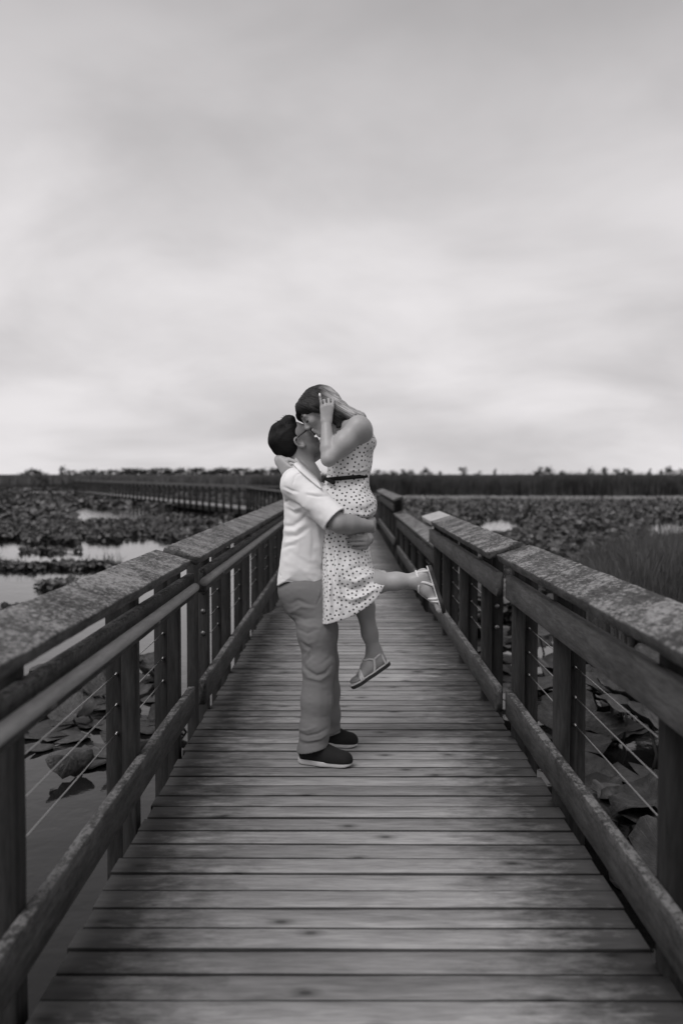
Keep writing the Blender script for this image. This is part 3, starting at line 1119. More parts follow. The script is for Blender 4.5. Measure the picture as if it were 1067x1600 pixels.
    def mesh(self):
        F, h = self.F, self.h
        S = F < 0
        n = np.array(F.shape)
        c = np.zeros(n - 1, dtype=np.uint8)
        for dx in (0, 1):
            for dy in (0, 1):
                for dz in (0, 1):
                    c += S[dx:n[0] - 1 + dx, dy:n[1] - 1 + dy, dz:n[2] - 1 + dz]
        act = np.argwhere((c > 0) & (c < 8))
        idx = np.full(n - 1, -1, dtype=np.int32)
        idx[tuple(act.T)] = np.arange(len(act))
        acc = np.zeros((len(act), 3))
        cnt = np.zeros(len(act))
        for a in range(3):
            o = [b for b in range(3) if b != a]
            for p in (0, 1):
                for q in (0, 1):
                    d0 = np.zeros(3, int)
                    d0[o[0]], d0[o[1]] = p, q
                    d1 = d0.copy()
                    d1[a] = 1
                    i0, i1 = act + d0, act + d1
                    f0, f1 = F[tuple(i0.T)], F[tuple(i1.T)]
                    m = (f0 < 0) != (f1 < 0)
                    t = np.where(m, f0 / np.where(m, f0 - f1, 1), 0)
                    pos = d0[None, :] + t[:, None] * (d1 - d0)[None, :]
                    acc[m] += pos[m]
                    cnt[m] += 1
        v = self.lo + (act + acc / cnt[:, None]) * h
        quads = []
        for a in range(3):
            o = [(a + 1) % 3, (a + 2) % 3]
            s0 = [slice(None)] * 3
            s1 = [slice(None)] * 3
            s0[a], s1[a] = slice(0, -1), slice(1, None)
            A, B = S[tuple(s0)], S[tuple(s1)]
            e = np.argwhere(A != B)
            e = e[(e[:, o[0]] > 0) & (e[:, o[1]] > 0) & (e[:, o[0]] < n[o[0]] - 1) & (e[:, o[1]] < n[o[1]] - 1)]
            u0, u1 = np.zeros(3, int), np.zeros(3, int)
            u0[o[0]], u1[o[1]] = 1, 1
            q = np.stack([idx[tuple((e - u0 - u1).T)], idx[tuple((e - u1).T)], idx[tuple(e.T)], idx[tuple((e - u0).T)]], 1)
            ins = A[tuple(e.T)]
            q[~ins] = q[~ins][:, ::-1]
            quads.append(q)
        return v, np.concatenate(quads)


def vnormals(v, q):
    n = np.zeros_like(v)
    fn = np.cross(v[q[:, 2]] - v[q[:, 0]], v[q[:, 3]] - v[q[:, 1]])
    for i in range(4):
        np.add.at(n, q[:, i], fn)
    return n / (np.linalg.norm(n, axis=1)[:, None] + 1e-12)


def relax(v, q, it=2, lam=0.5):
    for _ in range(it):
        s = np.zeros_like(v)
        c = np.zeros(len(v))
        for i in range(4):
            a, b = q[:, i], q[:, (i + 1) % 4]
            np.add.at(s, a, v[b])
            np.add.at(s, b, v[a])
            np.add.at(c, a, 1)
            np.add.at(c, b, 1)
        v = v + lam * (s / c[:, None] - v)
    return v


def to_px(v):
    d = (v - CAM_LOC) @ CAM_ROT
    return CXP + F_PX * d[:, 0] / -d[:, 2], CYP - F_PX * d[:, 1] / -d[:, 2]


def folds(v, q, lines, side=-1):
    """Raise or sink cloth along measured crease lines: (points, width_px, height_m)."""
    n = vnormals(v, q)
    px, py = to_px(v)
    wgt = np.clip(-n[:, 1] * 2.0 * (1 if side < 0 else -1) + 0.12, 0, 1)
    disp = np.zeros(len(v))
    for pts, w, amp in lines:
        best = np.full(len(v), 1e9)
        tt = np.zeros(len(v))
        m = len(pts) - 1
        for i in range(m):
            a, b = np.array(pts[i], float), np.array(pts[i + 1], float)
            e = b - a
            t = np.clip(((px - a[0]) * e[0] + (py - a[1]) * e[1]) / (e @ e), 0, 1)
            d = np.hypot(px - a[0] - t * e[0], py - a[1] - t * e[1])
            nb = d < best
            best = np.where(nb, d, best)
            tt = np.where(nb, (i + t) / m, tt)
        disp += amp * np.exp(-(best / w) ** 2) * np.sin(np.pi * (0.12 + 0.76 * tt))
    return v + n * (disp * wgt)[:, None]


def solid_object(name, s, mat, parent, fine=None, lines=None, it=1, side=-1):
    v, q = s.mesh()
    v = relax(v, q, it)
    if lines:
        v = folds(v, q, lines, side)
    if fine:
        n = vnormals(v, q)
        v = v + n * fine(v, n)[:, None]
    off = np.array(parent.location) if parent.parent is None else np.array(parent.location) + np.array(parent.parent.location)
    me = mesh_np(name, v - off, q, smooth=True, mat=mat)
    o = bpy.data.objects.new(name, me)
    COL.objects.link(o)
    o.parent = parent
    return o, v, q


def part_tube(name, pts, r, mat, parent, n=8, flat=None):
    v, f = tube(pts, r, n)
    if flat is not None:     # squash along a direction: straps
        c = np.array(pts).mean(0)
        d = unit(flat[0])
        v = np.array(v)
        k = len(pts)
        ctr = np.concatenate([np.repeat(np.array(pts), n, 0), np.array(pts)[:1], np.array(pts)[-1:]])
        rel = v - ctr
        v = ctr + rel - np.outer(rel @ d, d) * (1 - flat[1])
    p, off = parent, np.zeros(3)
    while p is not None:
        off += np.array(p.location)
        p = p.parent
    me = mesh_np(name, np.array(v) - off, f, smooth=True, mat=mat)
    o = bpy.data.objects.new(name, me)
    COL.objects.link(o)
    o.parent = parent
    return o


def curve_pts(pts, n=24):
    """Catmull-Rom through points."""
    P = np.array(pts, float)
    P = np.vstack([2 * P[0] - P[1], P, 2 * P[-1] - P[-2]])
    out = []
    m = len(P) - 3
    for i in range(n):
        t = i / (n - 1) * m
        k = min(int(t), m - 1)
        u = t - k
        a, b, c, d = P[k:k + 4]
        out.append(0.5 * (2 * b + (c - a) * u + (2 * a - 5 * b + 4 * c - d) * u * u + (3 * b - a - 3 * c + d) * u ** 3))
    return np.array(out)


class Head:
    def __init__(self, O, Fv, Uv, Sv, sc_=1.0):
        self.O, self.F, self.U, self.S, self.k = np.array(O), unit(Fv), unit(Uv), unit(Sv), sc_

    def __call__(self, f, u, s=0.0):
        return self.O + self.k * (f * self.F + u * self.U + s * self.S)

    def sculpt(self, B, neck_base, neck_r, male=True):
        H, ax, k = self, (self.F, self.U, self.S), self.k
        B.ell(H(-0.012, 0.026), np.array([0.091, 0.074, 0.072]) * k, ax, 0.02)
        B.ell(H(0.028, -0.035), np.array([0.064, 0.084, 0.060 if male else 0.056]) * k, ax, 0.03)
        for s in (-1, 1):
            B.cone(H(-0.008, -0.052, s * 0.050), H(0.066, -0.104, s * 0.014), 0.022 * k, 0.019 * k, 0.03)
            B.ell(H(0.058, -0.026, s * 0.040), np.array([0.024, 0.022, 0.022]) * k, ax, 0.025)
            B.cone(H(0.083, 0.017, s * 0.012), H(0.072, 0.018, s * 0.046), 0.012 * k, 0.010 * k, 0.02)
        B.ell(H(0.076, -0.104), np.array([0.019, 0.017, 0.022]) * k, ax, 0.02)
        B.cone(H(0.090, 0.004), H(0.112, -0.034), 0.0085 * k, 0.0105 * k, 0.014)
        for s in (-1, 1):
            B.ell(H(0.101, -0.039, s * 0.011), np.array([0.011, 0.008, 0.008]) * k, ax, 0.008)
            B.ell(H(0.096, -0.004, s * 0.033), np.array([0.018, 0.013, 0.020]) * k, ax, 0.012, 'sub')
            B.ell(H(0.075, -0.004, s * 0.032), np.array([0.013, 0.012, 0.015]) * k, ax, 0.004)
            # ear: rim, hollow, lobe
            e1, e2 = unit(self.F + 0.25 * self.U), unit(self.U - 0.25 * self.F)
            B.ell(H(-0.008, -0.012, s * 0.076), np.array([0.018, 0.030, 0.008]) * k, (e1, e2, unit(self.S * s - 0.35 * self.F)), 0.008)
            B.ell(H(-0.003, -0.012, s * 0.088), np.array([0.011, 0.018, 0.011]) * k, ax, 0.003, 'sub')
            rimp = [H(-0.010, -0.012, s * 0.082) + k * (0.019 * math.cos(R(a)) * e1 + 0.030 * math.sin(R(a)) * e2 - s * self.S * 0.006 * math.cos(R(a))) for a in range(35, 300, 22)]
            B.chain(rimp, [0.0052 * k] * len(rimp), 0.003)
            B.ell(H(0.000, -0.040, s * 0.080), np.array([0.009, 0.009, 0.006]) * k, ax, 0.006)
        B.cone(H(0.094, -0.064, -0.017), H(0.094, -0.064, 0.017), 0.0075 * k, 0.0075 * k, 0.010)
        B.cone(H(0.091, -0.078, -0.014), H(0.091, -0.078, 0.014), 0.008 * k, 0.008 * k, 0.010)
        B.cone(H(-0.025, -0.050), neck_base, neck_r * 0.93, neck_r, 0.035)


def add_hand(B, wrist, D, Nrm, T, curls, sc_=1.0, thumb=(0.9, 0.3), spread=0.10, r=0.0085):
    """Palm, four unequal fingers with three joints each, and a thumb leaving the side of the palm."""
    D, T = unit(D), unit(T)
    Nrm = unit(Nrm - D * np.dot(Nrm, D))
    T = unit(T - D * np.dot(T, D) - Nrm * np.dot(T, Nrm))
    wrist = np.asarray(wrist, float)
    off = np.array([0.029, 0.0100, -0.0100, -0.029]) * sc_      # index .. little
    kn = np.array([0.088, 0.092, 0.088, 0.078]) * sc_
    ln = np.array([[0.042, 0.025, 0.020], [0.046, 0.029, 0.021], [0.043, 0.027, 0.020], [0.033, 0.020, 0.018]]) * sc_
    tips = []
    for i in range(4):
        k0 = wrist + D * kn[i] + T * off[i]
        B.cone(wrist + T * off[i] * 0.55 + D * 0.008, k0, 0.0145 * sc_, 0.0118 * sc_, 0.016)
        ang = spread * (1.5 - i) / 1.5
        d0 = unit(D + T * ang)
        a, p = 0.0, k0
        seg = [p]
        for j in range(3):
            a += curls[i][j]
            dv = d0 * math.cos(a) + Nrm * math.sin(a)
            p = p + dv * ln[i][j]
            seg.append(p)
        rr = np.array([1.12, 1.04, 0.96, 0.80]) * r * sc_ * (0.9 if i == 3 else 1.0)
        for j in range(3):
            B.cone(seg[j], seg[j + 1], rr[j], rr[j + 1], 0.0035 if j else 0.006)
        tips.append((seg[-1], unit(seg[-1] - seg[-2])))
    t0 = wrist + D * 0.018 * sc_ + T * 0.016 * sc_ + Nrm * 0.006 * sc_
    td = unit(D * math.cos(thumb[0]) + T * math.sin(thumb[0]) + Nrm * thumb[1])
    t1 = t0 + td * 0.042 * sc_
    t2 = t1 + unit(td + D * 0.45) * 0.032 * sc_
    t3 = t2 + unit(td * 0.7 + D * 0.8) * 0.026 * sc_
    B.cone(t0, t1, 0.015 * sc_, 0.0115 * sc_, 0.014)
    B.cone(t1, t2, 0.0112 * sc_, 0.0100 * sc_, 0.006)
    B.cone(t2, t3, 0.0100 * sc_, 0.0078 * sc_, 0.004)
    return tips


# ------------------------------------------------------------------ people materials
def cloth(name, v, rough=0.9, weave=700.0, bumps=0.12, sheen=0.0, mott=0.08):
    m = M(name)
    n = m.noise(m.coords((1, 1, 1)), 9, 4, 0.6)
    w = m.noise(m.coords((1, 1, 1)), weave, 2, 0.6)
    c = m.math('MULTIPLY', m.mix(n, v * (1 - mott), v * (1 + mott)), m.mix(w, 0.92, 1.06))
    m.bump(w, bumps, 0.001)
    if sheen:
        m.b.inputs['Sheen Weight'].default_value = sheen
    return m.base(c, rough, 0.25)


def skin(name, v):
    m = M(name)
    n = m.noise(m.coords(), 22, 4, 0.6)
    c = m.mix(n, v * 0.92, v * 1.07)
    m.b.inputs['Subsurface Weight'].default_value = 0.12
    m.b.inputs['Subsurface Radius'].default_value = (0.006, 0.006, 0.006)
    m.b.inputs['Subsurface Scale'].default_value = 0.6
    m.bump(m.noise(m.coords(), 420, 2, 0.6), 0.06, 0.0006)
    return m.base(m.math('MULTIPLY', c, m.mix(m.noise(m.coords(), 95, 3, 0.7), 0.90, 1.08)), 0.46, 0.45)


MAT_SKIN_M = skin('tanned_skin', 0.255)
MAT_SKIN_W = skin('fair_skin', 0.36)
MAT_SHIRT = cloth('white_shirt_cotton', 0.78, 0.9, 900, 0.10)
MAT_TROUSER = cloth('grey_chino_cotton', 0.185, 0.9, 800, 0.18, 0.0, 0.12)
MAT_SHOE = cloth('black_suede', 0.014, 0.85, 600, 0.15, 0.0, 0.3)
MAT_SOLE = M('white_rubber').base(0.55, 0.6)
MAT_SOLE_D = M('dark_rubber').base(0.03, 0.7)
MAT_STRAP = M('pale_leather').base(0.62, 0.45)
MAT_BELT = M('black_leather').base(0.008, 0.7, 0.2)
MAT_LENS = M('black_acetate').base(0.01, 0.25)
MAT_NAIL = M('white_nail_polish').base(0.8, 0.2)
MAT_LASH = M('dark_brow_hair').base(0.02, 0.7)


def hair_mat(name, lo, hi, rot, tone=False):
    m = M(name)
    mp = m.node('ShaderNodeMapping', vector_type='TEXTURE')
    if m.tc is None:
        m.tc = m.node('ShaderNodeTexCoord')
    m.put(mp.inputs[0], m.tc.outputs['Object'])
    mp.inputs['Rotation'].default_value = rot
    mp.inputs['Scale'].default_value = (22, 2.5, 1)
    s = m.noise(mp.outputs[0], 260, 3, 0.65, 0.0)
    c = m.ramp(s, [(0.35, lo), (0.65, hi)])
    if tone:
        at = m.node('ShaderNodeAttribute', attribute_name='tone')
        c = m.mix(at.outputs['Fac'], c, m.ramp(s, [(0.34, 0.10), (0.64, 0.52)]))
    m.bump(s, 0.6, 0.002)
    return m.base(c, 0.6, 0.18)


MAT_HAIR_M = hair_mat('black_hair', 0.004, 0.012, (0, 0, 0))
MAT_HAIR_W = hair_mat('ombre_hair', 0.005, 0.045, (0, R(28), 0), True)
mdr = M('polka_dot_cotton')
_at = mdr.node('ShaderNodeAttribute', attribute_name='dot')
_f = mdr.ramp(_at.outputs['Fac'], [(0.46, 1.0), (0.56, 0.0)])
_w = mdr.noise(mdr.coords(), 800, 2, 0.6)
mdr.bump(_w, 0.12, 0.001)
MAT_DRESS = mdr.base(mdr.math('MULTIPLY', mdr.mix(_f, 0.70, 0.02), mdr.mix(_w, 0.93, 1.05)), 0.9, 0.25)
# ------------------------------------------------------------------ the man
YM = 5.07


def PM(px, py, dy=0.0):
    return W(px, py, YM + dy)


man = empty('person', (float(PM(500, 1190)[0]), YM, 0.0))
tag(man, 'man in white polo shirt, grey trousers and black shoes lifting the woman', 'person')

th, ph = R(38), R(20)
hm = Head(PM(460.5, 687, 0.015), (math.cos(th) * math.cos(ph), math.cos(th) * math.sin(ph), math.sin(th)),
          (-math.sin(th) * math.cos(ph), -math.sin(th) * math.sin(ph), math.cos(th)), (math.sin(ph), -math.cos(ph), 0))
hipN, hipF = PM(487, 930, -0.095), PM(487, 928, 0.10)
kneeN, kneeF = PM(498, 1046, -0.13), PM(505, 1040, 0.135)
ankN, ankF = W(490, 1168, 4.93), W(511, 1140, 5.26)
shN, shF = PM(463, 757, -0.185), PM(470, 755, 0.19)
elN, wrN = PM(530, 818, -0.275), PM(576, 822, -0.195)
elF, wrF = PM(540, 812, 0.27), PM(573, 842, 0.10)
chest, belly, pelv = PM(475, 778), PM(472, 850), PM(470, 905)
neckb = PM(477, 738, 0.0)

B = Solid(PM(410, 1200, -0.42) * [1, 0, 0] + [0, YM - 0.40, 0.05], [float(PM(612, 900)[0]), YM + 0.40, 1.80], 0.0036)
hm.sculpt(B, neckb, 0.066)
B.cone(chest + [0, -0.10, 0.05], chest + [0, 0.10, 0.05], 0.085, 0.085, 0.06)
B.cone(chest, belly, 0.085, 0.085, 0.05, 1.55)
B.cone(belly, pelv, 0.085, 0.09, 0.05, 1.6)
for s, e, w in ((shN, elN, wrN), (shF, elF, wrF)):
    B.cone(neckb + [0, 0, -0.03], s, 0.05, 0.055, 0.05)
    B.chain([s, s * 0.45 + e * 0.55, e], [0.056, 0.051, 0.044], 0.03)
    B.chain([e, e * 0.68 + w * 0.32, w], [0.044, 0.047, 0.030], 0.02)
for h, k, a in ((hipN, kneeN, ankN), (hipF, kneeF, ankF)):
    B.chain([h, k], [0.080, 0.054], 0.04)
    B.chain([k, k * 0.65 + a * 0.35, a], [0.054, 0.055, 0.036], 0.03)
    B.cone(a, a + [0.09, -0.01, -0.04], 0.032, 0.03, 0.03)
c_rel = (0.35, 0.5, 0.35)
# right hand lies flat round her far hip; left hand comes round her back, fingers pointing back at us
add_hand(B, wrN + [0.004, 0.02, 0.0], (0.25, 1, 0.0), (-1, 0.1, 0), (0, 0, 1), [c_rel] * 4, 1.0)
c_f = (1.22, 0.30, 0.18)
add_hand(B, PM(570.5, 846, -0.125), (0.02, -1, 0.05), (-1, 0, 0), (0.0, 0, 1), [c_f, c_f, c_f, (1.3, 0.35, 0.2)], 0.98, thumb=(0.25, 0.55), spread=0.04, r=0.0095)
B.cone(PM(570.5, 846, -0.125), wrF, 0.027, 0.030, 0.02)
body_m, body_v, _ = solid_object('body', B, MAT_SKIN_M, man)

# shirt: torso, short sleeves that end at the elbow crease, open collar
S = Solid([float(PM(425, 900)[0]), YM - 0.36, 0.80], [float(PM(545, 900)[0]), YM + 0.36, 1.56], 0.0036)
out = [(449, 722), (458, 717), (470, 719), (482, 728), (497, 748), (509, 765), (517, 785), (516, 810), (512, 850), (507, 885), (507.5, 918), (470, 919), (434.5, 912), (438.5, 880), (442.5, 850), (446, 820), (446, 795), (445.5, 770), (446, 745)]
xz = [(float(PM(a, b)[0]), float(PM(a, b)[2])) for a, b in out]


def shirt_depth(X, Z):
    t = np.clip((1.50 - Z) / 0.10, 0, 1)
    return 0.09 + 0.115 * t ** 0.7 - 0.02 * np.clip((1.25 - Z) / 0.3, 0, 1)


S.outline(xz, YM, shirt_depth, 0.095, 0.02)
for s, e, far in ((shN, elN, 0), (shF, elF, 1)):
    u = unit(e - s)
    end = s + u * 0.265
    S.cone(s + [0.0, 0, 0.0], s + u * 0.12, 0.066, 0.070, 0.05)
    S.cone(s + u * 0.10, end + u * 0.05, 0.070, 0.072, 0.03)
    S.cone(s + [-0.01, 0.06 * (-1 if far else 1), 0.012], s, 0.062, 0.062, 0.05)
    sl_, (gx, gy, gz) = S.block(end - 0.12, end + 0.12, 0)
    cutn = unit(u * 1.0 + np.array([0.10, 0, -0.10])) if not far else u
    d = (gx - end[0]) * cutn[0] + (gy - end[1]) * cutn[1] + (gz - end[2]) * cutn[2]
    near = np.sqrt((gx - end[0]) ** 2 + (gy - end[1]) ** 2 + (gz - end[2]) ** 2) - 0.115
    S.put(sl_, np.maximum(-d, near).astype(np.float32), 0.0, 'sub')
    S.cone(end - u * 0.03, end + u * 0.06, 0.058, 0.064, 0.0, op='sub')
# neck opening
S.cone(neckb + [0.0, 0, -0.01], hm(-0.02, -0.06), 0.066, 0.066, 0.008, op='sub')
S.cone(PM(482, 733, 0.02), PM(503, 752, 0.0), 0.042, 0.018, 0.008, op='sub')
# hem left open underneath
S.outline([(float(PM(a, b)[0]), float(PM(a, b)[2])) for a, b in [(439, 890), (503, 892), (504, 930), (438, 930)]], YM, 0.165, 0.06, 0.0, 'sub')
shirt_lines = [
    ([(449, 795), (462, 803), (474, 799)], 4.0, -0.006), ([(446, 790), (460, 796), (474, 792)], 3.0, 0.005),
    ([(445, 761), (456, 767), (466, 769)], 2.6, -0.006), ([(444, 764), (457, 772)], 2.4, 0.004),
    ([(443, 785), (452, 782), (466, 790), (480, 803), (490, 815)], 3.2, -0.012),
    ([(444, 822), (458, 822), (472, 812), (483, 800)], 4.2, -0.008), ([(443, 829), (460, 830), (478, 818)], 4.5, 0.007),
    ([(443, 838), (464, 838), (484, 824)], 4.0, -0.006), ([(440, 848), (458, 846), (474, 838)], 4.0, 0.005),
    ([(439, 858), (452, 853), (462, 852)], 3.5, -0.005), ([(480, 773), (496, 776), (513, 775)], 2.6, -0.006),
    ([(480, 769), (500, 771)], 3.0, 0.005), ([(492, 760), (502, 762)], 2.2, -0.004),
    ([(458, 748), (462, 742), (472, 739)], 1.6, -0.003), ([(457, 770), (457, 757), (461, 746), (468, 740)], 1.7, -0.0035),
    ([(462, 868), (480, 880), (498, 884)], 6, -0.005), ([(456, 880), (476, 893), (500, 897)], 6, 0.004),
    ([(495, 820), (499, 850), (500, 880)], 4.0, 0.007), ([(487, 822), (490, 850), (488, 876)], 5.0, -0.006),
    ([(440, 905), (470, 911), (504, 911)], 1.2, -0.002)]
shirt_lines = [(p_, w_ * 0.8, a_ * 0.7) for p_, w_, a_ in shirt_lines]
shirt, shirt_v, _ = solid_object('shirt', S, MAT_SHIRT, man, lambda v, n: 0.0022 * vnoise(v * [1, 1, 1.6], 16, 3) + 0.0012 * vnoise(v, 42, 4), shirt_lines)
# collar: two turned-down wings as curved strips
def strip(name, a_pts, b_pts, thick, mat, parent, n=18):
    a, b = curve_pts(a_pts, n), curve_pts(b_pts, n)
    t = np.cross(np.gradient(a, axis=0), b - a)
    t = t / (np.linalg.norm(t, axis=1)[:, None] + 1e-9) * thick
    v = np.concatenate([a - t, b - t, b + t, a + t])
    q = []
    for i in range(n - 1):
        for r0, r1 in ((0, 1), (1, 2), (2, 3), (3, 0)):
            q.append((r0 * n + i, r1 * n + i, r1 * n + i + 1, r0 * n + i + 1))
    for i in (0, n - 1):
        e = (i, n + i, 2 * n + i, 3 * n + i)
        q.append(e if i else e[::-1])
    p, off = parent, np.zeros(3)
    while p is not None:
        off += np.array(p.location)
        p = p.parent
    me = mesh_np(name, v - off, np.array(q), smooth=True, mat=mat)
    o = bpy.data.objects.new(name, me)
    COL.objects.link(o)
    o.parent = parent
    return o


def front_of(v, qx, qy, px, py, lift, r=2.6):
    """Point just in front of a surface at a measured spot."""
    k = (np.abs(qx - px) < r) & (np.abs(qy - py) < r)
    return W(px, py, float(v[k][:, 1].min()) - lift) if k.any() else PM(px, py, -0.08)


sqx, sqy = to_px(shirt_v)
bqx, bqy = to_px(body_v)
ca = [front_of(body_v, bqx, bqy, a, b, 0.006) for a, b in ((461, 716), (468, 720), (478, 729), (488, 740), (496, 750))]
cb = [front_of(shirt_v, sqx, sqy, a, b, 0.008) for a, b in ((459, 726), (465, 732), (475, 741), (489, 753), (503, 764))]
strip('collar', ca, cb, 0.003, MAT_SHIRT, shirt)
strip('collar', [PM(456, 713, 0.03), PM(466, 715, 0.07), PM(482, 724, 0.085), PM(492, 730, 0.07)],
      [PM(449, 722, 0.03), PM(462, 725, 0.10), PM(486, 735, 0.125), PM(502, 738, 0.085)], 0.0025, MAT_SHIRT, shirt)

# trousers
T = Solid([float(PM(425, 900)[0]), YM - 0.36, 0.03], [float(PM(550, 900)[0]), YM + 0.36, 0.98], 0.0038)
T.ell(PM(477, 915, -0.02), [0.120, 0.165, 0.10], None, 0.03)
T.cone(PM(474, 902), PM(480, 930), 0.100, 0.105, 0.04, 1.5)
T.cone(PM(462, 925, -0.08), PM(470, 945, -0.085), 0.085, 0.08, 0.05)
T.cone(PM(462, 925, 0.08), PM(470, 945, 0.085), 0.085, 0.08, 0.05)
for h, k, a, far in ((hipN, kneeN, ankN, 0), (hipF, kneeF, ankF, 1)):
    m1 = h * 0.5 + k * 0.5
    T.chain([h + [0.012, 0, 0], m1 + [0.008, 0, 0], k + [0.0, 0, 0.02]], [0.097, 0.092, 0.077], 0.04)
    lo_ = k * 0.25 + a * 0.75
    fl = a + np.array([-0.004, 0, -0.02])
    T.chain([k + [0.0, 0, 0.02], k * 0.6 + a * 0.4, lo_, fl], [0.077, 0.076, 0.072, 0.073], 0.03)
    T.cone(fl, fl + [-0.008, 0, -0.05], 0.077, 0.079, 0.02)
    # cuff cut: lower at the heel, resting on the shoe in front
    sl_, (gx, gy, gz) = T.block(a - 0.16, a + 0.16, 0)
    zc = 0.064 + 0.22 * (gx - a[0] + 0.07)
    d = np.maximum(gz - zc, np.sqrt((gx - a[0]) ** 2 + (gy - a[1]) ** 2) - 0.15)
    T.put(sl_, np.broadcast_to(d, np.broadcast_shapes(gx.shape, gy.shape, gz.shape)).astype(np.float32), 0.0, 'sub')
    T.cone(a + [-0.004, 0, -0.12], a + [-0.004, 0, 0.0], 0.066, 0.060, 0.0, op='sub')
T.cone(PM(470, 860), PM(470, 890), 0.085, 0.085, 0.0, 1.5, op='sub')
tr_lines = [
    ([(452, 945), (466, 938), (480, 944), (492, 946)], 4.0, -0.008), ([(455, 957), (470, 948), (490, 950)], 4.0, 0.008),
    ([(458, 961), (476, 968), (492, 966)], 4.0, -0.009), ([(462, 972), (480, 979), (500, 980)], 4.5, 0.008),
    ([(466, 984), (480, 990), (496, 984)], 3.5, -0.008), ([(468, 996), (482, 1006), (494, 1000)], 4.0, 0.007),
    ([(470, 1003), (486, 1014), (487, 1024), (476, 1036)], 3.5, -0.011), ([(473, 1012), (482, 1018), (474, 1030)], 3.0, 0.008),
    ([(471, 1033), (478, 1046), (494, 1056), (508, 1052), (518, 1040)], 3.6, -0.014),
    ([(470, 1045), (482, 1058), (500, 1063), (515, 1052)], 4.0, 0.012), ([(500, 1040), (512, 1030), (524, 1018)], 4.0, -0.006),
    ([(517, 1056), (518, 1090), (514, 1130)], 3.0, 0.006), ([(505, 1060), (507, 1100), (503, 1135)], 5.0, -0.003),
    ([(466, 1145), (480, 1150), (496, 1147), (512, 1138)], 3.0, -0.012), ([(464, 1153), (482, 1158), (500, 1155), (514, 1145)], 3.4, 0.012),
    ([(472, 1163), (490, 1161), (506, 1156)], 3.0, -0.008), ([(465, 1139), (478, 1142), (494, 1136)], 3.0, 0.008),
    ([(503, 918), (501, 932), (495, 945)], 1.6, -0.006), ([(500, 918), (498, 931), (493, 942)], 1.4, 0.003),
    ([(487, 915), (487, 935)], 1.0, -0.002)]
tr_lines = [(p_, w_ * 0.78, a_ * 0.42) for p_, w_, a_ in tr_lines]
trousers, _, _ = solid_object('trousers', T, MAT_TROUSER, man, lambda v, n: 0.0012 * vnoise(v * [1, 1, 1.3], 9, 8) + 0.0008 * vnoise(v * [1.3, 1, 2], 34, 9), tr_lines)

# shoes
for heel, toe in ((W(468, 1194, 4.965), W(551, 1203, 4.875)), (W(484, 1166, 5.31), W(559, 1171, 5.235))):
    heel[2] = toe[2] = 0.0
    d = unit(toe - heel)
    sd = np.array([d[1], -d[0], 0])
    L = float(np.linalg.norm(toe - heel))
    P = lambda a, b, z: heel + d * a * L + sd * b + np.array([0, 0, z])
    lo = np.minimum(heel, toe) - 0.09
    hi = np.maximum(heel, toe) + 0.09
    lo[2], hi[2] = -0.01, 0.16
    K = Solid(lo, hi, 0.003)
    K.cone(P(0.14, 0, 0.045), P(0.45, 0, 0.045), 0.038, 0.042, 0.03)
    K.cone(P(0.45, 0, 0.042), P(0.82, 0.004, 0.036), 0.044, 0.040, 0.03)
    K.cone(P(0.62, 0, 0.038), P(0.86, 0.0, 0.034), 0.044, 0.034, 0.03)
    K.cone(P(0.17, 0, 0.07), P(0.36, 0, 0.085), 0.041, 0.041, 0.03)
    K.cone(P(0.36, 0, 0.085), P(0.58, 0, 0.060), 0.034, 0.030, 0.03)
    K.plane([0, 0, 0.022], (0, 0, -1), 0.0)
    shoe = empty('shoe', tuple(np.array(heel) - np.array(man.location)))
    shoe.parent = man
    o, _, _ = solid_object('upper', K, MAT_SHOE, shoe)
    K = Solid(lo, hi, 0.003)
    K.cone(P(0.13, 0, 0.016), P(0.45, 0, 0.016), 0.042, 0.044, 0.03)
    K.cone(P(0.45, 0, 0.016), P(0.84, 0.003, 0.018), 0.047, 0.041, 0.03)
    K.plane([0, 0, 0.027], (0, 0, 1), 0.0)
    sl_, (gx, gy, gz) = K.block(lo, hi, 0)
    t = ((gx - heel[0]) * d[0] + (gy - heel[1]) * d[1]) / L
    zb = 0.002 + 0.012 * np.clip((t - 0.72) / 0.28, 0, 1) ** 2 + 0.004 * np.clip((0.12 - t) / 0.12, 0, 1) + 0.0 * gz
    K.put(sl_, np.broadcast_to(gz - zb, K.F[sl_].shape).astype(np.float32), 0.0, 'sub')
    solid_object('sole', K, MAT_SOLE, shoe)
    for j in range(3):
        a = 0.44 + 0.055 * j
        zt = 0.113 - 0.013 * j
        part_tube('lace', curve_pts([P(a, -0.022, zt - 0.012), P(a + 0.01, 0.0, zt), P(a + 0.005, 0.022, zt - 0.012)], 8), 0.0022, MAT_SHOE, shoe, 6)

# hair: full on top and back, faded at the sides, quiff combed up and back
Hh = Solid(hm.O - 0.19, hm.O + 0.19, 0.003)
ax = (hm.F, hm.U, hm.S)
Hh.ell(hm(-0.027, 0.030), [0.100, 0.084, 0.081], ax, 0.02)
Hh.ell(hm(-0.055, -0.012), [0.060, 0.060, 0.070], ax, 0.03)
Hh.cone(hm(0.036, 0.096, -0.03), hm(0.036, 0.096, 0.03), 0.022, 0.022, 0.02)
Hh.cone(hm(0.030, 0.096), hm(-0.04, 0.100), 0.024, 0.022, 0.02, 1.5)
Hh.cone(hm(-0.04, 0.098), hm(-0.095, 0.06), 0.022, 0.022, 0.03, 1.5)
Hh.cone(hm(-0.005, 0.005, 0.069), hm(0.002, -0.022, 0.070), 0.012, 0.005, 0.02)
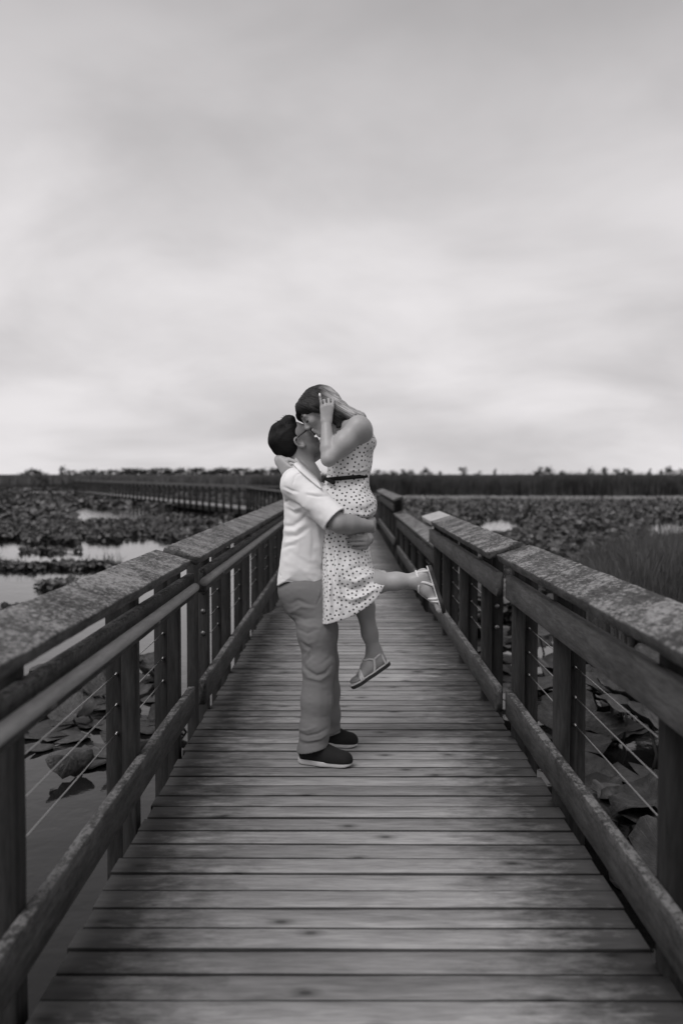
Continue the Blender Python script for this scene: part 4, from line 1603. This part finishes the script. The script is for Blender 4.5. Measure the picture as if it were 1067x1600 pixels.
# cut back to a hairline: forehead plane, temple, round the ears, nape
Hh.ell(hm(0.128, 0.0), [0.104, 0.112, 0.14], ax, 0.012, 'sub')
for s in (-1, 1):
    Hh.ell(hm(0.078, 0.022, s * 0.092), [0.082, 0.074, 0.046], ax, 0.014, 'sub')
Hh.ell(hm(0.055, -0.045), [0.075, 0.085, 0.16], ax, 0.012, 'sub')
Hh.ell(hm(-0.004, -0.030, 0.088), [0.026, 0.036, 0.03], ax, 0.008, 'sub')
Hh.ell(hm(-0.004, -0.030, -0.088), [0.026, 0.036, 0.03], ax, 0.008, 'sub')
Hh.plane(hm(-0.05, -0.060), -hm.U - 0.25 * hm.F, 0.01)


def tuft(v, n):
    r = (v - hm.O)
    top = np.clip((r @ hm.U - 0.03) / 0.06, 0, 1)
    g = vnoise(np.stack([r @ hm.F * 0.35, r @ hm.U * 0.6, r @ hm.S * 1.4], 1), 60, 5)
    return (0.0012 + 0.0045 * top) * g + 0.003 * top * vnoise(v, 30, 6)


solid_object('hair', Hh, MAT_HAIR_M, man, tuft)
# loose standing tufts along the quiff
hv, hf, c0 = [], [], 0
for i in range(70):
    a = random.uniform(-0.06, 0.062)
    s = random.uniform(-0.05, 0.055)
    b = hm(a * 0.8, 0.100 + 0.012 * math.sqrt(max(0, 1 - (s / 0.06) ** 2)) - (0.03 if a < -0.03 else 0) * (-(a + 0.03) / 0.03) - 6 * s * s, s)
    d1 = unit(hm.U * 1.0 - hm.F * random.uniform(0.0, 1.1) + hm.S * random.uniform(-0.4, 0.4))
    L = random.uniform(0.010, 0.026)
    v_, f_ = tube(curve_pts([b - d1 * 0.008, b + d1 * L * 0.6, b + d1 * L - hm.F * L * 0.3], 5), [0.0013, 0.0012, 0.001, 0.0008, 0.0003], 4)
    hv.append(v_ - np.array(man.location))
    hf.append([x + c0 for x in f_])
    c0 += len(v_)
o = bpy.data.objects.new('hair_tufts', mesh_np('hair_tufts', np.concatenate(hv), [np.concatenate([f[0] for f in hf]), np.concatenate([f[1] for f in hf])], smooth=True, mat=MAT_HAIR_M))
COL.objects.link(o)
o.parent = man
o['kind'] = 'stuff'

# glasses and brows
gl = empty('glasses', tuple(hm(0.1, 0.0) - np.array(man.location)))
gl.parent = man
for s in (-1, 1):
    part_tube('temple_arm', curve_pts([hm(-0.018, 0.006, s * 0.079), hm(0.0, 0.014, s * 0.081), hm(0.06, 0.012, s * 0.078), hm(0.104, 0.012, s * 0.068)], 14), 0.0042, MAT_LENS, gl, 6, ((0, 1, 0), 0.7))
    rim = [hm(0.106, -0.010 + 0.020 * math.sin(t) * (abs(math.sin(t)) ** -0.3 if abs(math.sin(t)) > 0.1 else 1), s * 0.037 + 0.029 * math.cos(t)) for t in np.linspace(0, 2 * math.pi, 22)]
    part_tube('rim', rim, 0.0022, MAT_LENS, gl, 6)
    part_tube('eyebrow', [hm(0.093, 0.026, s * 0.014), hm(0.088, 0.031, s * 0.032), hm(0.076, 0.026, s * 0.050)], [0.003, 0.004, 0.002], MAT_LASH, man, 6)
part_tube('bridge', curve_pts([hm(0.107, -0.004, -0.010), hm(0.112, 0.0, 0), hm(0.107, -0.004, 0.010)], 6), 0.0022, MAT_LENS, gl, 6)
# ------------------------------------------------------------------ the woman
YW = 5.035


def PW(px, py, dy=0.0):
    return W(px, py, YW + dy)


woman = empty('person', (float(PW(560, 900)[0]), YW, 0.0))
tag(woman, 'woman in white polka dot dress and sandals lifted off her feet', 'person')
th, ph = R(43), R(-4)
hw = Head(PW(496.5, 639.5, -0.01), (-math.cos(th) * math.cos(ph), math.cos(th) * math.sin(ph), -math.sin(th)),
          (-math.sin(th), 0, math.cos(th)), (0, -1, 0), 0.95)
w_shN, w_shF = PW(560, 667, -0.145), PW(550, 668, 0.15)
w_elN, w_wrN = PW(513.5, 717, -0.195), PW(509.5, 661, -0.135)
w_elF, w_wrF = PW(487, 712, 0.235), PW(436, 718, 0.01)
w_neck = PW(540, 668, 0.0)
w_chest, w_waist, w_pel = PW(550, 702), PW(541, 746), PW(546, 800)
w_hipN, w_hipF = PW(543, 812, -0.060), PW(546, 812, 0.060)
w_knN, w_knF = PW(545, 911, -0.125), PW(557, 905, 0.075)
w_anN, w_anF = PW(651, 907, -0.105), PW(584.5, 1018, 0.06)

B = Solid([float(PW(425, 900)[0]), YW - 0.36, float(PW(500, 1085)[2])], [float(PW(702, 900)[0]), YW + 0.36, 1.90], 0.0036)
hw.sculpt(B, w_neck, 0.050, False)
B.cone(w_neck, PW(548, 680), 0.052, 0.07, 0.04, 1.3)
B.cone(PW(550, 684), w_chest, 0.072, 0.080, 0.05, 1.45)
B.cone(w_chest, w_waist, 0.080, 0.072, 0.05, 1.5)
B.cone(w_waist, w_pel, 0.074, 0.095, 0.05, 1.5)
for s, e, w, k in ((w_shN, w_elN, w_wrN, 1), (w_shF, w_elF, w_wrF, 0)):
    B.cone(w_neck + [0.02, 0, -0.02], s, 0.045, 0.048, 0.05)
    B.chain([s, s * 0.5 + e * 0.5, e], [0.051, 0.049, 0.037], 0.035)
    B.chain([e, e * 0.70 + w * 0.30, w], [0.036, 0.037, 0.0245], 0.012)
B.ell(PW(566, 676, -0.115), [0.05, 0.05, 0.055], None, 0.04)
for h, k, a in ((w_hipN, w_knN, w_anN), (w_hipF, w_knF, w_anF)):
    B.chain([h, k], [0.070, 0.054], 0.03)
c = unit(w_anN - w_knN)
B.chain([w_knN, w_knN + c * 0.12 + [0, 0, -0.004], w_knN * 0.3 + w_anN * 0.7, w_anN], [0.055, 0.056, 0.041, 0.033], 0.03)
B.chain([w_knF, w_knF * 0.62 + w_anF * 0.38 + [0.006, 0, 0], w_knF * 0.25 + w_anF * 0.75, w_anF], [0.050, 0.049, 0.038, 0.032], 0.03)


def foot(B, ank, heel, toe, up, side):
    """Heel, arch, ball and five toes; up points from the sole to the ankle."""
    d = unit(toe - heel)
    up = unit(up - d * np.dot(up, d))
    sd = unit(np.cross(d, up)) * side
    L = float(np.linalg.norm(toe - heel))
    P = lambda a, b, u: heel + d * a * L + sd * b + up * u
    B.cone(ank, P(0.13, 0, 0.034), 0.032, 0.029, 0.03)
    B.cone(P(0.12, 0, 0.030), P(0.40, 0.0, 0.032), 0.029, 0.028, 0.02)
    B.cone(ank, P(0.46, 0, 0.045), 0.030, 0.026, 0.03)
    B.cone(P(0.42, 0, 0.040), P(0.72, 0.010, 0.020), 0.030, 0.020, 0.02)
    B.cone(P(0.42, -0.006, 0.032), P(0.70, -0.018, 0.018), 0.028, 0.018, 0.02)
    for j in range(5):
        b = 0.026 - 0.0125 * j
        l = [0.985, 0.975, 0.945, 0.90, 0.85][j]
        r = [0.0115, 0.0085, 0.008, 0.0078, 0.0075][j]
        B.cone(P(0.70, b * 0.9, 0.016), P(l - 0.05, b, 0.013), r * 1.15, r, 0.004)
        B.cone(P(l - 0.05, b, 0.013), P(l, b, 0.010), r, r * 0.85, 0.003)
    return P, d, up, sd, L


# raised foot: toes hang down, sole turned away to the right; hanging foot: toes down to the left
P1 = foot(B, w_anN, PW(668, 887, -0.105), PW(689, 955, -0.115), np.array([-0.95, 0, -0.2]), -1)
P2 = foot(B, w_anF, PW(605, 1034, 0.06), PW(551, 1070, 0.045), np.array([0.3, 0, 1.0]), 1)
cu = (0.55, 0.75, 0.5)
tipsN = add_hand(B, w_wrN + [0, 0.0, 0.004], (0.06, 0.06, 1), (-0.25, 1, 0), (1, 0.25, 0), [(0.45, 0.6, 0.4), (0.55, 0.8, 0.4), (0.6, 0.85, 0.5), (-0.02, 0.06, 0.05)], 0.88, thumb=(0.5, 0.7), spread=0.22, r=0.0082)
tipsF = add_hand(B, w_wrF + [0, -0.03, 0.0], (0.55, -0.62, -0.72), (0.62, 0.75, 0.05), (0.55, -0.1, 0.80), [(0.16, 0.2, 0.12), (0.10, 0.15, 0.12), (0.1, 0.15, 0.1), (0.1, 0.15, 0.1)], 0.92, thumb=(0.7, 0.3), spread=0.34, r=0.0080)
body_w, _, _ = solid_object('body', B, MAT_SKIN_W, woman)
for (p, d), up in [(t, np.array([0, -1.0, 0.0])) for t in tipsN[3:4]] + [(t, np.array([-0.55, -0.8, 0.3])) for t in tipsF]:
    up = unit(up - d * np.dot(up, d))
    v, q = tube([p - d * 0.010 + up * 0.0040, p - d * 0.002 + up * 0.0046, p + d * 0.006 + up * 0.0036, p + d * 0.0095 + up * 0.002], [0.0044, 0.0054, 0.0052, 0.003], 8)
    o = bpy.data.objects.new('fingernail', mesh_np('fingernail', v - np.array(woman.location), q, smooth=True, mat=MAT_NAIL))
    COL.objects.link(o)
    o.parent = woman
rg = tipsN  # engagement ring on the ring finger
kp = w_wrN + np.array([0.06, 0.06, 1]) / np.linalg.norm([0.06, 0.06, 1]) * 0.081
part_tube('ring', [kp + np.array([-0.0085, 0.004, 0.012]) + 0.0098 * np.array([math.cos(t), math.sin(t), 0.1 * math.cos(t)]) for t in np.linspace(0, 2 * math.pi, 17)], 0.0014, MAT_STEEL, woman, 6)

# sandals: moulded sole and pale straps
for (P, d, up, sd, L), nm in ((P1, 0), (P2, 1)):
    sandal = empty('sandal', tuple(P(0.5, 0, 0) - np.array(woman.location)))
    sandal.parent = woman
    pts = [P(a, b, u) for a in (-0.06, 1.06) for b in (-0.06, 0.06) for u in (-0.04, 0.03)]
    K = Solid(np.min(pts, 0) - 0.02, np.max(pts, 0) + 0.02, 0.0028)
    K.cone(P(0.10, 0, -0.008), P(0.42, 0.0, -0.008), 0.032, 0.032, 0.02)
    K.cone(P(0.42, 0.0, -0.008), P(0.80, 0.003, -0.010), 0.034, 0.040, 0.02)
    K.cone(P(0.80, 0.003, -0.010), P(0.93, 0.003, -0.008), 0.040, 0.030, 0.02)
    K.plane(P(0, 0, 0.001), up)
    K.plane(P(0, 0, -0.020), -up)
    solid_object('sole', K, MAT_SOLE_D, sandal)
    K = Solid(np.min(pts, 0) - 0.02, np.max(pts, 0) + 0.02, 0.0028)
    K.cone(P(0.10, 0, -0.002), P(0.42, 0.0, -0.002), 0.034, 0.034, 0.02)
    K.cone(P(0.42, 0.0, -0.002), P(0.80, 0.003, -0.002), 0.035, 0.041, 0.02)
    K.cone(P(0.80, 0.003, -0.002), P(0.93, 0.003, -0.002), 0.041, 0.031, 0.02)
    K.plane(P(0, 0, 0.0045), up)
    K.plane(P(0, 0, -0.0015), -up)
    solid_object('footbed', K, MAT_STRAP, sandal)

    def strap(pp, wd, nrm=None):
        part_tube('strap', curve_pts(pp, 18), wd, MAT_STRAP, sandal, 8, (nrm, 0.35) if nrm is not None else None)
    for s in (-1, 1):
        strap([P(0.40, s * 0.036, 0.0), P(0.30, s * 0.038, 0.030), P(0.24, s * 0.036, 0.058)], 0.0062, sd)
        strap([P(0.24, s * 0.036, 0.058), P(0.33, s * 0.034, 0.072), P(0.44, s * 0.018, 0.078), P(0.46, 0, 0.078)], 0.0052, sd)
        strap([P(0.24, s * 0.036, 0.058), P(0.10, s * 0.034, 0.062), P(0.01, s * 0.016, 0.062), P(-0.005, 0, 0.062)], 0.0055, sd)
        strap([P(0.02, s * 0.020, 0.060), P(0.04, s * 0.030, 0.030), P(0.06, s * 0.033, 0.002)], 0.0050, sd)
    strap([P(0.70, -0.042, 0.0), P(0.69, -0.038, 0.026), P(0.66, -0.006, 0.047), P(0.67, 0.026, 0.036), P(0.70, 0.041, 0.0)], 0.0088, d * 0.3 + up)
    strap([P(0.76, -0.042, 0.0), P(0.74, -0.038, 0.022), P(0.69, -0.004, 0.043), P(0.73, 0.028, 0.030), P(0.77, 0.041, 0.0)], 0.0075, d * 0.3 + up)
    strap([P(0.67, 0.0, 0.045), P(0.56, 0.0, 0.064), P(0.46, 0.0, 0.078)], 0.0040)

# dress: sleeveless bodice, belted waist, full skirt that swings out over the bent knee
D = Solid([float(PW(494, 900)[0]), YW - 0.30, float(PW(500, 992)[2])], [float(PW(615, 900)[0]), YW + 0.30, 1.72], 0.0032)
D.cone(PW(550, 690), PW(548, 708), 0.090, 0.096, 0.05, 1.42)
D.cone(PW(548, 708), PW(546, 728), 0.096, 0.098, 0.05, 1.40)
D.cone(PW(546, 728), PW(541, 747), 0.098, 0.092, 0.04, 1.42)
D.ell(PW(522, 702, -0.07), [0.055, 0.065, 0.06], None, 0.04)
D.ell(PW(522, 702, 0.07), [0.055, 0.065, 0.06], None, 0.04)
D.cone(PW(571, 676, -0.03), PW(572, 690, -0.05), 0.035, 0.05, 0.04, 1.6)
for s in (-1, 1):
    D.cone(PW(566, 664, s * 0.075), PW(563, 690, s * 0.085), 0.030, 0.05, 0.03)
    D.cone(PW(537, 676, s * 0.070), PW(527, 694, s * 0.072), 0.016, 0.05, 0.03)
    D.cone(PW(564, 666, s * 0.070), PW(537, 676, s * 0.070), 0.016, 0.016, 0.03)
sk = [(508, 748), (574, 748), (578, 765), (586, 783), (586, 797), (579, 809), (574, 820), (574, 838), (577, 856), (580, 880), (584, 890), (603, 893), (616, 902), (612, 925), (590, 960), (565, 985), (540, 1000), (506, 1005), (508, 960), (508, 920), (505.5, 870), (504.5, 830), (505, 790)]
xz = [(float(PW(a, b)[0]), float(PW(a, b)[2])) for a, b in sk]


def sk_depth(X, Z):
    t = np.clip((1.43 - Z) / 0.22, 0, 1)
    lowr = np.clip((1.15 - Z) / 0.4, 0, 1)
    return 0.125 + 0.032 * np.sqrt(t) + 0.045 * np.clip((0.98 - Z) / 0.2, 0, 1)


D.outline(xz, YW - 0.012, sk_depth, 0.115, 0.03)
D.ell(PW(560, 790, -0.06), [0.082, 0.10, 0.055], None, 0.04)
D.ell(PW(560, 790, 0.06), [0.082, 0.10, 0.055], None, 0.04)
D.cone(w_knN + [-0.01, -0.015, 0.05], w_knN + [0.06, -0.01, 0.002], 0.066, 0.064, 0.06)
# front panel of the skirt hanging past his thigh
fp = [(506, 770), (545, 770), (562, 862), (590, 935), (575, 975), (538, 1000), (509, 1005), (509, 880)]


def fp_y(X, Z):
    t = np.clip((1.22 - Z) / 0.42, 0, 1)
    return YW - 0.02 - 0.105 * t * t * (3 - 2 * t)


D.outline([(float(PW(a, b)[0]), float(PW(a, b)[2])) for a, b in fp], fp_y, 0.105, 0.06, 0.06)
# cut the hem clean and hollow it
hem = [(607, 888, 4.94), (604.5, 897, 4.93), (600, 914, 4.91), (592.5, 928, 4.89), (577, 945, 4.86), (559, 958, 4.84), (538, 968, 4.825), (513, 975.5, 4.82), (480, 984, 4.82), (480, 1060, 4.82), (680, 1060, 4.82), (660, 888, 4.94)]
D.outline([(float(W(a, b, c)[0]), float(W(a, b, c)[2])) for a, b, c in hem], YW, 0.32, 0.001, 0.0, 'sub')
hol = [(513, 940), (556, 925), (578, 908), (596, 900), (615, 900), (612, 940), (560, 980), (515, 990)]
D.outline([(float(PW(a, b)[0]), float(PW(a, b)[2])) for a, b in hol], YW - 0.02, 0.145, 0.06, 0.0, 'sub')
# armholes and neckline
D.ell(PW(562, 668, -0.175), [0.066, 0.085, 0.076], None, 0.006, 'sub')
D.ell(PW(556, 668, 0.175), [0.066, 0.085, 0.076], None, 0.006, 'sub')
D.cone(PW(538, 652), PW(543, 672), 0.055, 0.050, 0.01, 1.2, op='sub')
dr_lines = [
    ([(513, 770), (511, 850), (517, 965)], 2.6, 0.008), ([(518, 800), (519, 880), (523, 960)], 2.6, -0.010),
    ([(526, 835), (527, 900), (533, 955)], 2.8, 0.008), ([(533, 850), (537, 900), (543, 945)], 3.0, -0.007),
    ([(541, 858), (548, 895), (556, 925)], 3.2, 0.006),
    ([(531, 915), (548, 922), (566, 918), (590, 905)], 4.5, -0.012), ([(540, 905), (556, 909), (582, 896)], 4.5, 0.010),
    ([(528, 930), (548, 937), (572, 930), (592, 917)], 4.0, 0.010), ([(545, 890), (560, 886), (578, 884)], 4.0, -0.008),
    ([(552, 948), (566, 940), (584, 925)], 3.0, -0.006), ([(560, 870), (566, 882), (580, 888)], 3.5, -0.006),
    ([(566, 808), (576, 812), (585, 806)], 2.5, -0.009), ([(556, 802), (570, 805), (585, 798)], 3.2, 0.010),
    ([(561, 793), (572, 797), (585, 788)], 3.0, -0.006),
    ([(549, 738), (560, 741), (572, 737)], 1.8, -0.005), ([(545, 735), (560, 736), (574, 732)], 2.0, 0.005),
    ([(520, 741), (530, 734), (541, 729)], 2.0, -0.004), ([(526, 741), (538, 737), (548, 738)], 1.8, 0.004),
    ([(577, 690), (574, 710), (577, 728)], 3.0, -0.005), ([(514, 757), (524, 764), (532, 775)], 2.5, -0.004),
    ([(556, 700), (562, 715), (566, 728)], 4.0, -0.004)]
dress, dv, dq = solid_object('dress', D, MAT_DRESS, woman, lambda v, n: 0.0030 * vnoise(v * [1.2, 1, 0.6], 22, 12) + 0.0014 * vnoise(v * [1.5, 1.5, 0.8], 48, 13), dr_lines, 3)
# printed dots: evenly scattered over the cloth
dots_rng = np.random.default_rng(5)
order = dots_rng.permutation(len(dv))
md = np.full(len(dv), 9.0, dtype=np.float32)
dv32 = dv.astype(np.float32)
zorder = np.argsort(dv32[:, 2])
zs = dv32[zorder, 2]
for i in order:
    if md[i] > 0.0198:
        p = dv32[i]
        a, b = np.searchsorted(zs, (p[2] - 0.05, p[2] + 0.05))
        ii = zorder[a:b]
        md[ii] = np.minimum(md[ii], np.sqrt(((dv32[ii] - p) ** 2).sum(1)))
at = dress.data.attributes.new('dot', 'FLOAT', 'POINT')
at.data.foreach_set('value', np.minimum(md / 0.0093, 4.0).astype(np.float32))

# belt with a loose tail
wc = PW(541.0, 746.3)
bp = []
for t in np.linspace(0, 2 * math.pi, 49):
    bp.append(wc + np.array([0.1125 * math.cos(t), 0.146 * math.sin(t), 0.010 * math.cos(t)]))
belt = part_tube('belt', bp, 0.0100, MAT_BELT, woman, 8, ((0, 1, 0), 0.999))
va = np.array([x.co[:] for x in belt.data.vertices]) + np.array(woman.location)
rel = va - wc
rad = np.sqrt((rel[:, 0] / 0.1125) ** 2 + (rel[:, 1] / 0.146) ** 2)
newr = 1 + (rad - 1) * 0.28
va[:, 0] = wc[0] + rel[:, 0] * newr / rad
va[:, 1] = wc[1] + rel[:, 1] * newr / rad
belt.data.vertices.foreach_set('co', (va - np.array(woman.location)).astype(np.float32).ravel())
part_tube('belt_tail', curve_pts([PW(509, 748, -0.105), PW(514, 750.5, -0.135), PW(519, 753, -0.148), PW(523.5, 754.5, -0.152)], 10), [0.010] * 6 + [0.011, 0.012, 0.011, 0.006], MAT_BELT, woman, 8, ((0, 1, 0), 0.4))

# long hair, swept back over her shoulder, dark at the roots and fair at the ends
Hh = Solid(np.minimum(hw.O - 0.17, PW(575, 680, 0) - [0, 0.2, 0]), np.maximum(hw.O + 0.17, PW(580, 640, 0)), 0.003)
ax = (hw.F, hw.U, hw.S)
Hh.ell(hw(-0.018, 0.028), np.array([0.102, 0.084, 0.083]), ax, 0.02)
Hh.ell(hw(-0.060, -0.015), np.array([0.070, 0.085, 0.080]), ax, 0.03)
Hh.cone(hw(0.060, 0.062, 0.01), hw(0.090, 0.034, -0.045), 0.030, 0.022, 0.03)
Hh.cone(hw(0.090, 0.034, -0.045), hw(0.098, -0.020, -0.068), 0.022, 0.012, 0.02)
Hh.cone(hw(0.05, 0.062, 0.045), hw(0.005, 0.010, 0.078), 0.024, 0.018, 0.03)
Hh.cone(hw(0.005, 0.010, 0.080), PW(519, 648, -0.075), 0.018, 0.024, 0.03)
for pts, rr in (
    ([PW(505, 630, -0.02), PW(522, 636, -0.05), PW(537, 645, -0.06), PW(549, 650, -0.07), PW(553, 659, -0.06)], [0.050, 0.043, 0.033, 0.024, 0.012]),
    ([PW(512, 630, 0.04), PW(530, 639, 0.05), PW(546, 647, 0.05), PW(560, 650, 0.04), PW(571, 654, 0.04)], [0.05, 0.042, 0.034, 0.024, 0.010]),
    ([PW(515, 638, -0.01), PW(534, 646, -0.02), PW(549, 651, -0.02), PW(564, 651, -0.01), PW(574, 662, 0.0)], [0.046, 0.038, 0.030, 0.020, 0.010]),
    ([PW(516, 640, -0.055), PW(524, 652, -0.075), PW(529, 665, -0.085)], [0.034, 0.026, 0.013])):
    Hh.chain(pts, rr, 0.02)
Hh.ell(hw(0.105, -0.040, 0.0), np.array([0.060, 0.090, 0.066]), ax, 0.012, 'sub')
Hh.ell(hw(0.060, -0.060, 0.06), np.array([0.055, 0.066, 0.060]), ax, 0.014, 'sub')


def strands(v, n):
    r = v - hw.O
    a = R(-25)
    along = r[:, 0] * math.cos(a) + r[:, 2] * math.sin(a)
    across = -r[:, 0] * math.sin(a) + r[:, 2] * math.cos(a)
    q = np.stack([along * 0.07, r[:, 1] * 0.3, across], 1)
    return 0.0018 * vnoise(q, 75, 21) + 0.0016 * vnoise(q, 170, 22)


hair_w, hv_, hq_ = solid_object('hair', Hh, MAT_HAIR_W, woman, strands)
hx, hy = to_px(hv_)
r = hv_ - hw.O
jit = 7 * vnoise(np.stack([r[:, 0] * 0.1, r[:, 1], r[:, 2]], 1), 60, 31)
line = 606 + np.clip(hx - 498, 0, 60) * 0.70
tone = np.clip((hx - 496 + jit) / 22, 0, 1) * np.clip(1.0 - (hy - line - 5 + 0.8 * jit) / 13, 0.0, 1)
tone = np.maximum(tone, np.clip((hx - 545 + jit) / 20, 0, 0.9))
at = hair_w.data.attributes.new('tone', 'FLOAT', 'POINT')
at.data.foreach_set('value', tone.astype(np.float32))
# loose strands that follow the fall of the hair
hv, hf, c0 = [], [], 0
flow = [hw(0.02, 0.110), PW(503, 614, 0), PW(522, 624, 0), PW(540, 636, 0), PW(557, 646, 0), PW(573, 656, 0)]
for i in range(260):
    oy = max(-0.062, min(0.075, random.gauss(0, 0.05)))
    dz = random.uniform(-0.050, 0.008) - 3.5 * oy * oy
    a = random.uniform(0.0, 0.45)
    cp = curve_pts([p + np.array([0.0, oy * (1 - 0.10 * j), dz * (1 - 0.06 * j) + random.gauss(0, 0.0022)]) for j, p in enumerate(flow)], 26)
    cp = cp[int(a * 20):int(random.uniform(16, 26))]
    if len(cp) < 5:
        continue
    rr = np.full(len(cp), 0.0011)
    rr[-1] = 0.0004
    v_, f_ = tube(cp, rr, 4)
    hv.append(v_)
    hf.append([x + c0 for x in f_])
    c0 += len(v_)
allv = np.concatenate(hv)
o = bpy.data.objects.new('hair_strands', mesh_np('hair_strands', allv - np.array(woman.location), [np.concatenate([f[0] for f in hf]), np.concatenate([f[1] for f in hf])], smooth=True, mat=MAT_HAIR_W))
COL.objects.link(o)
o.parent = woman
o['kind'] = 'stuff'
sx_, sy_ = to_px(allv)
at = o.data.attributes.new('tone', 'FLOAT', 'POINT')
at.data.foreach_set('value', np.clip((sx_ - 497) / 24, 0, 1).astype(np.float32))
for s in (-1, 1):
    part_tube('eyebrow', [hw(0.093, 0.022, s * 0.014), hw(0.089, 0.028, s * 0.032), hw(0.075, 0.022, s * 0.050)], [0.002, 0.0028, 0.0014], MAT_LASH, woman, 6)
    part_tube('eyelashes', curve_pts([hw(0.086, -0.010, s * 0.020), hw(0.089, -0.013, s * 0.032), hw(0.080, -0.012, s * 0.046)], 8), 0.0030, MAT_LASH, woman, 6)
